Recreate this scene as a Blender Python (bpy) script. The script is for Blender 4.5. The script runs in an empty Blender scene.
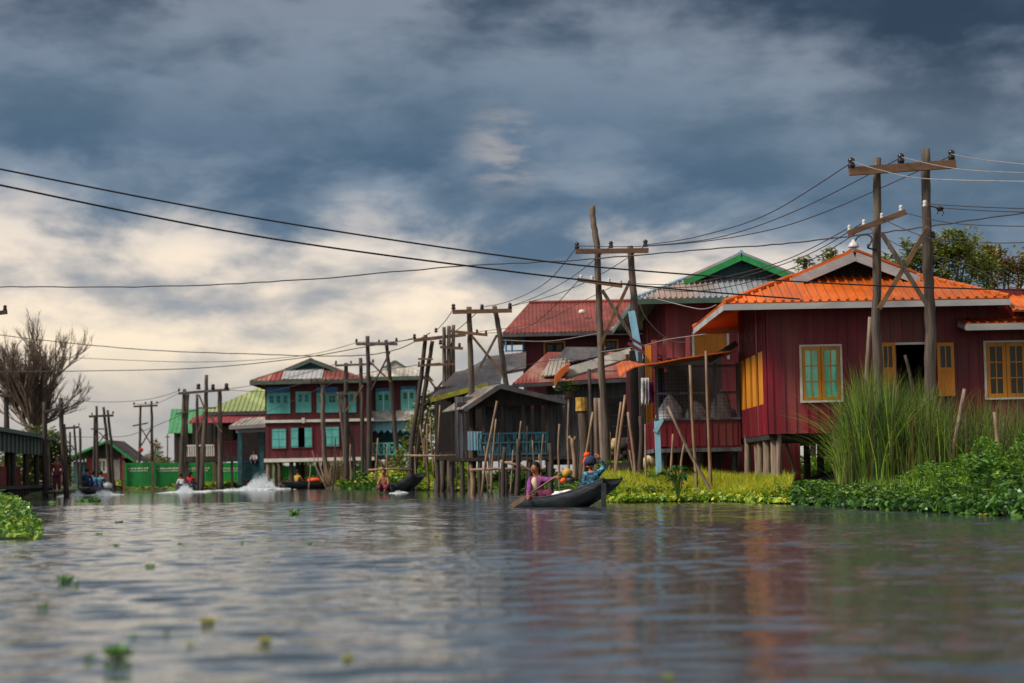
import bpy, math, random
from mathutils import Vector, Matrix
random.seed(7)
R = math.radians
sc = bpy.context.scene
COL = sc.collection
F = 1991.0; HC = 0.7
# ---------------------------------------------------------------- camera
PITCH = math.atan((474-341.5)/F); ROLL = R(1.1)
M3 = (Matrix.Rotation(math.pi/2+PITCH, 3, 'X') @ Matrix.Rotation(-ROLL, 3, 'Z'))
CAM = Vector((0, 0, HC))
cd = bpy.data.cameras.new('camera'); cam = bpy.data.objects.new('camera', cd); COL.objects.link(cam)
cd.lens = F*36/1024; cd.sensor_width = 36; cd.clip_start = .1; cd.clip_end = 5000
cam.matrix_world = Matrix.Translation(CAM) @ M3.to_4x4()
cd.dof.use_dof = True; cd.dof.focus_distance = 43; cd.dof.aperture_fstop = 1.7
sc.camera = cam
def ray(px, py): return M3 @ Vector(((px-512)/F, (341.5-py)/F, -1))
def P(px, py, Y):                      # the point of the place seen at a pixel, at distance Y
    d = ray(px, py); return CAM + d*(Y/d.y)
def G(px, py, z=0):                    # ... at height z
    d = ray(px, py); return CAM + d*((z-HC)/d.z)
def PX(Y): return Y/F                  # metres per pixel
# ---------------------------------------------------------------- materials
def S(r, g, b):
    f = lambda c: ((c/255+.055)/1.055)**2.4 if c > 10 else c/255/12.92
    return (f(r), f(g), f(b), 1)
def mat(name, c1, c2=None, scale=3, stretch=(1, 1, 1), rough=.7, bump=.0, c3=None, spec=.5, metal=0, lo=.35, hi=.65, bscale=None, c3amt=.6, coat=0, trans=0, panel=0, pax='X'):
    m = bpy.data.materials.new(name); m.use_nodes = True
    nt = m.node_tree; N = nt.nodes; L = nt.links; b = N['Principled BSDF']
    b.inputs['Roughness'].default_value = rough; b.inputs['Metallic'].default_value = metal
    b.inputs['Specular IOR Level'].default_value = spec
    if coat: b.inputs['Coat Weight'].default_value = coat
    tc = N.new('ShaderNodeTexCoord'); mp = N.new('ShaderNodeMapping'); mp.inputs['Scale'].default_value = stretch
    L.new(tc.outputs['Object'], mp.inputs['Vector'])
    no = N.new('ShaderNodeTexNoise'); no.inputs['Scale'].default_value = scale; no.inputs['Detail'].default_value = 6
    no.inputs['Roughness'].default_value = .6
    L.new(mp.outputs[0], no.inputs['Vector'])
    mr = N.new('ShaderNodeMapRange'); mr.inputs[1].default_value = lo; mr.inputs[2].default_value = hi
    L.new(no.outputs['Fac'], mr.inputs[0])
    mx = N.new('ShaderNodeMix'); mx.data_type = 'RGBA'
    c2 = c2 or tuple(x*.7 for x in c1[:3])+(1,)
    mx.inputs[6].default_value = c1; mx.inputs[7].default_value = c2
    L.new(mr.outputs[0], mx.inputs[0]); out = mx.outputs[2]
    if c3:
        n2 = N.new('ShaderNodeTexNoise'); n2.inputs['Scale'].default_value = scale*.35; n2.inputs['Detail'].default_value = 8
        L.new(mp.outputs[0], n2.inputs['Vector'])
        m2 = N.new('ShaderNodeMapRange'); m2.inputs[1].default_value = .5; m2.inputs[2].default_value = .62; m2.inputs[4].default_value = c3amt
        L.new(n2.outputs['Fac'], m2.inputs[0])
        x2 = N.new('ShaderNodeMix'); x2.data_type = 'RGBA'; x2.inputs[7].default_value = c3
        L.new(m2.outputs[0], x2.inputs[0]); L.new(out, x2.inputs[6]); out = x2.outputs[2]
    if panel:                              # sheets of slightly different age side by side
        sx = N.new('ShaderNodeSeparateXYZ'); L.new(tc.outputs['Object'], sx.inputs[0])
        d0 = N.new('ShaderNodeMath'); d0.operation = 'MULTIPLY_ADD'; d0.inputs[1].default_value = 1/panel; L.new(sx.outputs[0], d0.inputs[0])
        d00 = N.new('ShaderNodeMath'); d00.operation = 'MULTIPLY'; d00.inputs[1].default_value = .9/panel; L.new(sx.outputs[1], d00.inputs[0]); L.new(d00.outputs[0], d0.inputs[2])
        fl = N.new('ShaderNodeMath'); fl.operation = 'FLOOR'; L.new(d0.outputs[0], fl.inputs[0])
        wn = N.new('ShaderNodeTexWhiteNoise'); wn.noise_dimensions = '1D'; L.new(fl.outputs[0], wn.inputs['W'])
        pr_ = N.new('ShaderNodeMapRange'); pr_.inputs[3].default_value = .64; pr_.inputs[4].default_value = 1.12; L.new(wn.outputs[0], pr_.inputs[0])
        hs = N.new('ShaderNodeHueSaturation'); L.new(pr_.outputs[0], hs.inputs['Value']); L.new(out, hs.inputs['Color']); out = hs.outputs[0]
    L.new(out, b.inputs['Base Color'])
    if bump:
        bp = N.new('ShaderNodeBump'); bp.inputs['Strength'].default_value = bump; bp.inputs['Distance'].default_value = .02
        n3 = N.new('ShaderNodeTexNoise'); n3.inputs['Scale'].default_value = bscale or scale*3; n3.inputs['Detail'].default_value = 5
        L.new(mp.outputs[0], n3.inputs['Vector']); L.new(n3.outputs['Fac'], bp.inputs['Height']); L.new(bp.outputs[0], b.inputs['Normal'])
    if trans:
        tr = N.new('ShaderNodeBsdfTranslucent'); ms = N.new('ShaderNodeMixShader'); ms.inputs[0].default_value = trans
        L.new(out, tr.inputs['Color']); L.new(b.outputs[0], ms.inputs[1]); L.new(tr.outputs[0], ms.inputs[2])
        L.new(ms.outputs[0], N['Material Output'].inputs['Surface'])
    return m
V3 = (1, 1, .12)   # vertical streaks
M = {}
M['maroon'] = mat('maroon_paint', S(146, 26, 46), S(108, 16, 34), 4, V3, .5, .15, c3=S(134, 72, 66), c3amt=.7, panel=0.55)
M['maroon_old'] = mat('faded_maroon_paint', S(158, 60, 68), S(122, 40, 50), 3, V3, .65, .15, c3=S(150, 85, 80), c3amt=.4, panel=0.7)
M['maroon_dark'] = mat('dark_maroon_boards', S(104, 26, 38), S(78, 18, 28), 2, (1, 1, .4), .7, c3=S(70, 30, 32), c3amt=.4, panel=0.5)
M['orange_roof'] = mat('orange_metal_roof', S(224, 112, 34), S(206, 96, 26), 2, (1, 1, 1), .42, .1, c3=S(158, 80, 44), c3amt=.45, panel=0.8)
M['silver_roof'] = mat('galvanised_corrugated_metal', S(188, 192, 198), S(150, 158, 166), 1.4, (1.5, .5, 1), .45, .1, c3=S(176, 122, 72), c3amt=.55, metal=.3, panel=0.8)
M['green_trim'] = mat('green_paint', S(40, 150, 78), S(30, 120, 62), 3, rough=.5)
M['darkgreen_trim'] = mat('dark_green_paint', S(78, 100, 88), S(62, 84, 74), 3, rough=.6)
M['grey_trim'] = mat('weathered_grey_white_board', S(176, 174, 174), S(146, 146, 150), 3, (.4, 1, 1), .7, .1, c3=S(120, 112, 106), c3amt=.5)
M['white_trim'] = mat('white_paint', S(226, 220, 208), S(200, 192, 180), 4, rough=.6)
M['yellow_wood'] = mat('yellow_ochre_painted_wood', S(214, 138, 28), S(190, 112, 18), 3, (1, 1, .3), .5, .1)
M['teal_glass'] = mat('glass_before_teal_curtain', S(110, 222, 186), S(66, 180, 148), 5, (1, 1, .3), .08, coat=.5, lo=.4, hi=.6)
M['dark_glass'] = mat('dark_window_glass', S(26, 44, 40), S(12, 20, 20), 3, rough=.08, spec=.3)
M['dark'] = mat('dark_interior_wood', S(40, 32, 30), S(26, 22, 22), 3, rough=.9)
M['black'] = mat('black_tarred_wood', S(44, 46, 50), S(26, 28, 32), 2, (1, 1, 1), .55, .2)
M['pole'] = mat('weathered_pole_wood', S(98, 84, 74), S(58, 50, 46), 5, (3, 3, .25), .85, .5, c3=S(128, 112, 96), c3amt=.5)
M['pole_dark'] = mat('dark_pole_wood', S(74, 62, 56), S(46, 38, 36), 5, (3, 3, .25), .85, .5)
M['arm'] = mat('brown_crossarm_wood', S(122, 88, 62), S(80, 58, 44), 4, (.4, 1, 1), .8, .3)
M['post'] = mat('pale_house_post_wood', S(150, 128, 110), S(96, 80, 70), 5, (3, 3, .25), .85, .5)
M['bamboo'] = mat('dry_bamboo', S(152, 124, 96), S(104, 82, 62), 6, (1, 1, .3), .6, .2, c3=S(110, 86, 60), c3amt=.5)
M['wire'] = mat('black_cable_sheath', S(52, 50, 54), S(40, 38, 42), 3, rough=.6)
M['wire_l'] = mat('bare_aluminium_wire', S(150, 144, 144), S(124, 120, 120), 3, rough=.4)
M['insul'] = mat('brown_glazed_porcelain', S(48, 34, 38), S(34, 26, 30), 3, rough=.25)
M['insul_w'] = mat('white_glazed_porcelain', S(216, 212, 210), S(180, 176, 176), 3, rough=.25)
M['grey_wood'] = mat('grey_weathered_boards', S(112, 111, 118), S(62, 61, 68), 5, (1.5, 1.5, .12), .85, .3, c3=S(60, 56, 58), c3amt=.6, panel=0.21)
M['dark_wood'] = mat('dark_brown_boards', S(66, 56, 54), S(42, 36, 36), 5, (1.5, 1.5, .15), .85, .3, panel=0.22)
M['red_roof'] = mat('faded_red_corrugated_metal', S(150, 70, 58), S(122, 54, 46), 2, (1, 1, 1), .55, .1, c3=S(176, 92, 84), c3amt=.4, panel=0.9)
M['rust_roof'] = mat('rusty_red_corrugated_metal', S(150, 66, 54), S(116, 54, 46), 1.5, (2, .5, 1), .7, .2, c3=S(176, 130, 112), c3amt=.7, panel=0.9)
M['pale_roof'] = mat('pale_weathered_metal_sheet', S(200, 194, 182), S(164, 158, 150), 2, (2, .5, 1), .6, .1, c3=S(150, 116, 92), c3amt=.4, panel=0.8)
M['slate_roof'] = mat('dark_weathered_roof_sheet', S(92, 90, 94), S(62, 60, 66), 2, (2, .5, 1), .75, .2, c3=S(110, 84, 74), c3amt=.4, panel=0.9)
M['teal'] = mat('teal_painted_shutter', S(104, 186, 178), S(80, 160, 154), 3, (1, 1, .3), .55)
M['teal_dark'] = mat('deep_teal_paint', S(36, 96, 100), S(26, 70, 76), 3, rough=.6)
M['blue'] = mat('blue_paint', S(44, 130, 178), S(34, 100, 150), 3, rough=.55)
M['railing_blue'] = mat('blue_green_paint', S(40, 106, 126), S(30, 84, 100), 3, rough=.55)
M['ltblue'] = mat('light_blue_paint', S(146, 196, 216), S(116, 164, 190), 3, (1, 1, .3), .6, c3=S(180, 186, 186), c3amt=.5)
M['lime_roof'] = mat('lime_green_metal_roof', S(170, 180, 118), S(152, 166, 102), 2, rough=.5, panel=1.0)
M['green_roof'] = mat('bright_green_metal_roof', S(78, 146, 96), S(64, 128, 84), 2, rough=.5)
M['green_board'] = mat('bright_green_site_board', S(20, 158, 66), S(16, 134, 56), 2, rough=.6, c3=S(60, 170, 90), c3amt=.4, panel=1.2)
M['thatch'] = mat('yellow_green_mossy_sheet', S(150, 146, 40), S(100, 96, 36), 4, rough=.9)
M['steel_mesh'] = mat('rusty_wire_mesh', S(96, 84, 78), S(70, 60, 58), 4, rough=.7)
M['net'] = mat('translucent_white_netting', S(232, 226, 230), S(186, 180, 188), 5, (1, 1, .4), .8, .4)
M['sack'] = mat('woven_plastic_sack', S(206, 190, 160), S(196, 150, 84), 3, rough=.7, bump=.5)
M['purple'] = mat('purple_knit_cotton', S(128, 56, 124), S(98, 38, 96), 10, rough=.85, bump=.3)
M['plum'] = mat('plum_woven_longyi', S(110, 34, 66), S(84, 26, 50), 12, rough=.85, bump=.3)
M['cream_cloth'] = mat('cream_cotton', S(214, 192, 160), S(190, 166, 136), 10, rough=.9)
M['plaid'] = mat('teal_checked_cotton', S(30, 120, 150), S(14, 40, 62), 14, (1, 1, 1), .85, lo=.45, hi=.52, c3=S(120, 190, 200), c3amt=.6)
M['skin'] = mat('brown_skin', S(158, 98, 70), S(140, 82, 58), 5, rough=.55)
M['hair'] = mat('black_hair', S(26, 20, 20), S(14, 12, 12), 8, (4, 4, .5), .6, spec=.2)
M['orange_cloth'] = mat('orange_cloth', S(236, 92, 24), S(214, 74, 20), 8, rough=.85)
M['yellow_cloth'] = mat('yellow_cloth', S(196, 156, 60), S(140, 104, 46), 8, rough=.85)
M['red_cloth'] = mat('red_cloth', S(190, 30, 44), S(150, 20, 34), 8, rough=.85)
M['navy_cloth'] = mat('navy_cloth', S(40, 56, 96), S(28, 36, 66), 8, rough=.85)
M['blue_cloth'] = mat('sky_blue_cloth', S(90, 150, 190), S(66, 120, 160), 8, rough=.85)
M['white_cloth'] = mat('white_cloth', S(214, 210, 208), S(180, 178, 180), 8, rough=.85)
M['boat'] = mat('tarred_boat_planks', S(50, 54, 60), S(28, 30, 36), 3, (1, 1, 3), .42, .3, c3=S(74, 78, 80), c3amt=.4)
M['bark'] = mat('tree_bark', S(92, 74, 62), S(64, 50, 42), 5, (2, 2, .3), .9, .4)
M['twig'] = mat('bare_twig_bark', S(112, 92, 78), S(78, 64, 56), 5, rough=.9)
def leafm(n, a, b, sc_=3, t=.3, rough=.5): return mat(n, a, b, sc_, rough=rough, trans=t)
M['lf1'] = leafm('bright_green_leaf', S(148, 176, 48), S(108, 146, 38), .9)
M['lf2'] = leafm('mid_green_leaf', S(92, 136, 40), S(62, 104, 34), .9)
M['lf3'] = leafm('deep_green_leaf', S(54, 92, 40), S(34, 66, 30), .9, rough=.35)
M['hy'] = leafm('hyacinth_leaf', S(112, 158, 66), S(76, 124, 50), 2, rough=.3)
M['yg'] = leafm('yellow_green_grass', S(220, 210, 50), S(180, 186, 44), .8)
M['reed1'] = leafm('reed_blade', S(118, 142, 48), S(70, 94, 36), .9)
M['reed2'] = leafm('dry_reed_blade', S(120, 104, 60), S(84, 70, 44), .9)
M['tree1'] = leafm('fresh_tree_leaf', S(160, 160, 72), S(116, 124, 54), .5)
M['tree2'] = leafm('dark_tree_leaf', S(84, 104, 46), S(60, 80, 38), .5)
M['tree3'] = leafm('russet_tree_leaf', S(150, 104, 74), S(112, 86, 58), .5)
M['yellow_leaf'] = leafm('yellowed_leaf', S(196, 184, 70), S(160, 150, 50), 3)
M['foam'] = mat('white_water_foam', S(250, 251, 253), S(232, 238, 244), 3, rough=.7, trans=.4)
M['soil'] = mat('wet_bank_soil', S(70, 74, 40), S(48, 50, 30), .8, rough=.95, bump=.6, c3=S(76, 104, 40), c3amt=.8)
# ---------------------------------------------------------------- mesh builder
LOC = {}
class MB:
    def __init__(s): s.v = []; s.f = []; s.m = []
    def face(s, pts, mi=0):
        k = len(s.v); s.v += [tuple(p) for p in pts]; s.f.append(tuple(range(k, k+len(pts)))); s.m.append(mi)
    def hexa(s, p, mi=0):               # 8 corners: bottom 4, top 4
        k = len(s.v); s.v += [tuple(q) for q in p]
        for q in ((3, 2, 1, 0), (4, 5, 6, 7), (0, 1, 5, 4), (1, 2, 6, 5), (2, 3, 7, 6), (3, 0, 4, 7)):
            s.f.append(tuple(k+i for i in q)); s.m.append(mi)
    def box(s, x0, x1, y0, y1, z0, z1, mi=0):
        s.hexa([(x0, y0, z0), (x1, y0, z0), (x1, y1, z0), (x0, y1, z0), (x0, y0, z1), (x1, y0, z1), (x1, y1, z1), (x0, y1, z1)], mi)
    def beam(s, a, b, w, h=None, up=(0, 0, 1), mi=0):   # w sideways, h along up
        a = Vector(a); b = Vector(b); h = h or w; d = (b-a).normalized(); up = Vector(up)
        sd = d.cross(up)
        if sd.length < 1e-3: sd = d.cross(Vector((0, 1, 0)))
        sd.normalize(); u = sd.cross(d).normalized(); sd = sd*w/2; u = u*h/2
        s.hexa([a-sd-u, a+sd-u, a+sd+u, a-sd+u, b-sd-u, b+sd-u, b+sd+u, b-sd+u], mi)
    def tube(s, pts, r, n=8, mi=0, cap=True):
        pts = [Vector(p) for p in pts]
        if not hasattr(r, '__len__'): r = [r]*len(pts)
        k = len(s.v); ref = None
        for i, p in enumerate(pts):
            d = (pts[min(i+1, len(pts)-1)]-pts[max(i-1, 0)])
            if d.length < 1e-9: d = Vector((0, 0, 1))
            d.normalize()
            if ref is None: ref = d.orthogonal().normalized()
            ref = (ref-d*ref.dot(d))
            ref = ref.normalized() if ref.length > 1e-6 else d.orthogonal().normalized()
            o = d.cross(ref)
            for j in range(n):
                a = 2*math.pi*j/n; s.v.append(tuple(p+(ref*math.cos(a)+o*math.sin(a))*r[i]))
        for i in range(len(pts)-1):
            for j in range(n):
                j2 = (j+1) % n; s.f.append((k+i*n+j, k+i*n+j2, k+(i+1)*n+j2, k+(i+1)*n+j)); s.m.append(mi)
        if cap and n > 2:
            s.f.append(tuple(k+j for j in reversed(range(n)))); s.m.append(mi)
            e = k+(len(pts)-1)*n; s.f.append(tuple(e+j for j in range(n))); s.m.append(mi)
    def lathe(s, c, prof, n=12, mi=0, axis=(0, 0, 1)):  # prof: (r, h)
        c = Vector(c); ax = Vector(axis).normalized(); e = ax.orthogonal().normalized(); o = ax.cross(e); k = len(s.v)
        for r, h in prof:
            for j in range(n):
                a = 2*math.pi*j/n; s.v.append(tuple(c+ax*h+(e*math.cos(a)+o*math.sin(a))*max(r, 1e-4)))
        for i in range(len(prof)-1):
            for j in range(n):
                j2 = (j+1) % n; s.f.append((k+i*n+j, k+i*n+j2, k+(i+1)*n+j2, k+(i+1)*n+j)); s.m.append(mi)
        s.f.append(tuple(k+j for j in reversed(range(n)))); s.m.append(mi)
        e_ = k+(len(prof)-1)*n; s.f.append(tuple(e_+j for j in range(n))); s.m.append(mi)
    def ball(s, c, r, mi=0, n=12, m=8, jit=0):
        if not hasattr(r, '__len__'): r = (r, r, r)
        k = len(s.v); c = Vector(c)
        for i in range(m+1):
            t = math.pi*i/m
            for j in range(n):
                a = 2*math.pi*j/n; q = 1+random.uniform(-jit, jit)
                s.v.append((c.x+r[0]*q*math.sin(t)*math.cos(a), c.y+r[1]*q*math.sin(t)*math.sin(a), c.z+r[2]*q*math.cos(t)))
        for i in range(m):
            for j in range(n):
                j2 = (j+1) % n; s.f.append((k+i*n+j, k+(i+1)*n+j, k+(i+1)*n+j2, k+i*n+j2)); s.m.append(mi)
    def build(s, name, mats, parent=None, smooth=False):
        if not isinstance(mats, (list, tuple)): mats = [mats]
        off = LOC.get(parent.name if parent else None, None)
        v = s.v
        if off is None:                  # a top-level mesh: origin at its base
            xs = [p[0] for p in v]; ys = [p[1] for p in v]; zs = [p[2] for p in v]
            off = ((min(xs)+max(xs))/2, (min(ys)+max(ys))/2, min(zs)); top = True
        else: top = False
        me = bpy.data.meshes.new(name)
        me.from_pydata([(p[0]-off[0], p[1]-off[1], p[2]-off[2]) for p in v], [], s.f)
        for m in mats: me.materials.append(m)
        if len(mats) > 1: me.polygons.foreach_set('material_index', s.m)
        if smooth: me.polygons.foreach_set('use_smooth', [True]*len(me.polygons))
        me.update()
        o = bpy.data.objects.new(name, me); COL.objects.link(o)
        if parent: o.parent = parent
        if top: o.location = off
        LOC[o.name] = off
        return o
def tag(o, label=None, cat=None, group=None, kind=None):
    if label: o['label'] = label
    if cat: o['category'] = cat
    if group: o['group'] = group
    if kind: o['kind'] = kind
    return o
def thing(name, label, cat, loc, group=None):
    o = bpy.data.objects.new(name, None); COL.objects.link(o); o.location = loc; o.empty_display_size = .3
    LOC[o.name] = tuple(loc); return tag(o, label, cat, group)
# ---------------------------------------------------------------- wall frames and roofs
class Fr:
    """a vertical plane: origin (x, y), direction u, outward normal n"""
    def __init__(s, x, y, ux=1, uy=0):
        l = math.hypot(ux, uy); s.u = Vector((ux/l, uy/l, 0)); s.n = Vector((s.u.y, -s.u.x, 0)); s.O = Vector((x, y, 0))
    def pt(s, u, z, o=0): p = s.O+s.u*u+s.n*o; return Vector((p.x, p.y, z))
    def uv(s, px, py):
        d = ray(px, py); t = (s.O-CAM).dot(s.n)/d.dot(s.n); p = CAM+d*t; return (p-s.O).dot(s.u), p.z
    def box(s, mb, u0, u1, z0, z1, o0, o1, mi=0):
        q = s.pt; mb.hexa([q(u0, z0, o1), q(u1, z0, o1), q(u1, z0, o0), q(u0, z0, o0), q(u0, z1, o1), q(u1, z1, o1), q(u1, z1, o0), q(u0, z1, o0)], mi)
    def rect(s, a, b):
        (u0, z1), (u1, z0) = s.uv(*a), s.uv(*b); return min(u0, u1), max(u0, u1), min(z0, z1), max(z0, z1)
def wall(fr, u0, u1, z0, z1, ops=(), rib=.25, rd=.025, rw=.05, th=.1):
    mb = MB(); cuts = sorted({u0, u1} | {min(max(o[0], u0), u1) for o in ops} | {min(max(o[1], u0), u1) for o in ops})
    def spans(u):
        sp = [(z0, z1)]
        for o in ops:
            if o[0] < u < o[1]:
                n = []
                for a, b in sp:
                    if o[2] > a: n.append((a, min(b, o[2])))
                    if o[3] < b: n.append((max(a, o[3]), b))
                sp = [q for q in n if q[1]-q[0] > .01]
        return sp
    for a, b in zip(cuts, cuts[1:]):
        if b-a < 1e-4: continue
        for q in spans((a+b)/2): fr.box(mb, a, b, q[0], q[1], -th, 0)
    if rib:
        k = int((u1-u0)/rib)
        for i in range(k):
            c = u0+(i+.5)*(u1-u0)/k+random.uniform(-.025, .025)
            if random.random() < .05: continue
            for q in spans(c): fr.box(mb, c-rw/2, c+rw/2, q[0]+.004, q[1]-.004, 0, rd)
    return mb
def roofplane(mb, poly, rib=.25, rw=.05, rh=.03, th=.04, eave=None, mi=0, tint=0):
    poly = [Vector(p) for p in poly]
    n = Vector((0, 0, 0))
    for i in range(len(poly)): n += (poly[i]-poly[0]).cross(poly[(i+1) % len(poly)]-poly[0])
    n.normalize()
    if n.z < 0: poly = poly[::-1]; n = -n
    a = eave or Vector((0, 0, 1)).cross(n); a = Vector(a).normalized(); b = n.cross(a).normalized(); O = poly[0]
    k = len(poly); low = [p-n*th for p in poly]
    mb.face(poly, mi); mb.face(low[::-1], mi)
    for i in range(k):
        j = (i+1) % k; mb.face([low[i], low[j], poly[j], poly[i]], mi)
    if rib:
        q = [((p-O).dot(a), (p-O).dot(b)) for p in poly]; lo = min(x for x, _ in q); hi = max(x for x, _ in q)
        c = lo+rib*.37
        while c < hi:
            ys = []
            for i in range(k):
                (x0, y0), (x1, y1) = q[i], q[(i+1) % k]
                if (x0 <= c < x1) or (x1 <= c < x0): ys.append(y0+(y1-y0)*(c-x0)/(x1-x0))
            ys.sort()
            for i in range(0, len(ys)-1, 2):
                if ys[i+1]-ys[i] > .05:
                    mb.beam(O+a*c+b*ys[i]+n*rh*.45, O+a*c+b*ys[i+1]+n*rh*.45, rw, rh, up=n, mi=mi)
            c += rib
def hipgable(root, x0, x1, y0, y1, z0, p, d, roofm, fasm, barm, gabm, oh=.45, rib=.22, fh=.14, bh=.2, capm=None):
    """hipped roof with a small gable over each hip, ridge running away from the camera"""
    xc = (x0+x1)/2; zr = z0+p*(x1-x0)/2; z1 = z0+p*d; yg = y0+d-oh; yb = y1-d+oh
    mb = MB()
    roofplane(mb, [(x0, y0, z0), (x1, y0, z0), (x1-d, y0+d, z1), (x0+d, y0+d, z1)], rib, rh=.045)
    roofplane(mb, [(x0, y0, z0), (x0+d, y0+d, z1), (x0+d, yg, z1), (xc, yg, zr), (xc, yb, zr), (x0+d, yb, z1), (x0+d, y1-d, z1), (x0, y1, z0)], rib, rh=.045)
    roofplane(mb, [(x1, y0, z0), (x1, y1, z0), (x1-d, y1-d, z1), (x1-d, yb, z1), (xc, yb, zr), (xc, yg, zr), (x1-d, yg, z1), (x1-d, y0+d, z1)], rib, rh=.045)
    roofplane(mb, [(x1, y1, z0), (x0, y1, z0), (x0+d, y1-d, z1), (x1-d, y1-d, z1)], rib, rh=.045)
    r = mb.build('roof', roofm, root)
    e = .03
    for a, b in (((x0, y0, z0), (x0+d, y0+d, z1)), ((x1, y0, z0), (x1-d, y0+d, z1)), ((xc, yg, zr), (xc, yb, zr)), ((x0, y1, z0), (x0+d, y1-d, z1)), ((x1, y1, z0), (x1-d, y1-d, z1))):
        a = Vector(a)+Vector((0, 0, e)); b = Vector(b)+Vector((0, 0, e)); n = max(2, int((b-a).length/.22))
        c = MB()
        for i in range(n):
            c.tube([a.lerp(b, i/n), a.lerp(b, (i+1.05)/n)], [.062, .05], 6)
        c.build('ridge_cap', capm or roofm, r)
    f = MB(); g = fh/2+.03
    for a, b in (((x0-.03, y0, z0-g), (x1+.03, y0, z0-g)), ((x0, y0+.02, z0-g), (x0, y1, z0-g)), ((x1, y0+.02, z0-g), (x1, y1, z0-g)), ((x0, y1, z0-g), (x1, y1, z0-g))):
        f.beam(a, b, .035, fh)
    f.build('fascia', fasm, r)
    dz = Vector((0, 0, -bh/2-.045))
    for yy in (yg-.02, yb+.02):
        for sx in (-1, 1):
            b_ = MB(); b_.beam(Vector((xc+sx*(xc-x0-d+.05), yy, z1-.02))+dz, Vector((xc+sx*.01, yy+(.004 if sx > 0 else 0), zr+.0))+dz, .04, bh); b_.build('bargeboard', barm, r)
    for yy, s in ((y0+d+.02, -1), (y1-d-.02, 1)):
        gw = MB()
        a = Vector((x0+d+.02, yy, z1)); b = Vector((x1-d-.02, yy, z1)); t = Vector((xc, yy, zr-.06))
        o = Vector((0, .05*s, 0)); gw.face([a, b, t]); gw.face([a+o, t+o, b+o]); gw.face([a, a+o, b+o, b])
        n = 8
        for i in range(1, n):
            z = z1+(zr-.1-z1)*i/n; w = (xc-x0-d)*(1-i/n)
            gw.box(xc-w+.05, xc+w-.05, yy+min(0, .05*s)-(.03 if s < 0 else 0), yy+max(0, .05*s)-(.03 if s < 0 else 0)+.02, z, z+.025)
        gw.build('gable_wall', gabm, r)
    return r
def casement(fr, rc, root, trim, frame, pane, leaves=2, nx=2, nz=3, tw=.05, fw=.06, proud=.06, panel=0, name='window', label=None, inset=0):
    """trim round the opening, leaf frames with glazing bars, panes; panel = solid lower share"""
    u0, u1, z0, z1 = rc; t = MB(); ps = proud
    for a in ((u0-tw, u1+tw, z1, z1+tw), (u0-tw, u1+tw, z0-tw, z0), (u0-tw, u0, z0, z1), (u1, u1+tw, z0, z1)):
        fr.box(t, *a, -.05, ps)
    w = t.build(name, trim, root)
    if label: w['label'] = label
    f = MB(); pn = MB(); lw = (u1-u0)/leaves
    for i in range(leaves):
        a = u0+i*lw+.006; b = a+lw-.012; zb = z0+.006; zt = z1-.006; zp = zb+(zt-zb)*panel
        o0, o1 = ps-.06-inset, ps-.012-inset
        fr.box(f, a, a+fw, zb, zt, o0, o1); fr.box(f, b-fw, b, zb, zt, o0, o1)
        fr.box(f, a+fw, b-fw, zt-fw, zt, o0, o1); fr.box(f, a+fw, b-fw, zb, zb+fw, o0, o1)
        if panel:
            fr.box(f, a+fw, b-fw, zp, zp+fw, o0, o1); fr.box(f, a+fw, b-fw, zb+fw, zp, o0+.01, o1-.012)
            if (b-a) > .25:
                n = max(1, int((b-a-2*fw)/.12))
                for k in range(1, n): c = a+fw+(b-a-2*fw)*k/n; fr.box(f, c-.008, c+.008, zb+fw, zp, o1-.012, o1-.004)
        else: zp = zb
        za = zp+fw
        for k in range(1, nx): c = a+fw+(b-a-2*fw)*k/nx; fr.box(f, c-.012, c+.012, za, zt-fw, o0+.01, o1-.006)
        for k in range(1, nz): c = za+(zt-fw-za)*k/nz; fr.box(f, a+fw, b-fw, c-.012, c+.012, o0+.012, o1-.008)
        if pane: fr.box(pn, a+fw-.01, b-fw+.01, za-.01, zt-fw+.01, o0+.018, o0+.026)
    f.build('frame', frame, w)
    if pane: pn.build('pane', pane, w)
    return w
def bent(a, b, n=7, amp=.05):
    a = Vector(a); b = Vector(b); s = random.uniform(0, 6.28); ph = random.uniform(0, 6.28); out = []
    for i in range(n):
        t = i/(n-1); w = math.sin(t*math.pi)*amp+math.sin(t*7+ph)*amp*.35*math.sin(t*math.pi)
        out.append(a.lerp(b, t)+Vector((math.cos(s), math.sin(s)*.4, 0))*w)
    return out
def post(mb, a, b, r, amp=.03, n=8): mb.tube(bent(a, b, 7, amp), [r*(1.08-.2*i/6)*random.uniform(.95, 1.05) for i in range(7)], n)
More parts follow.
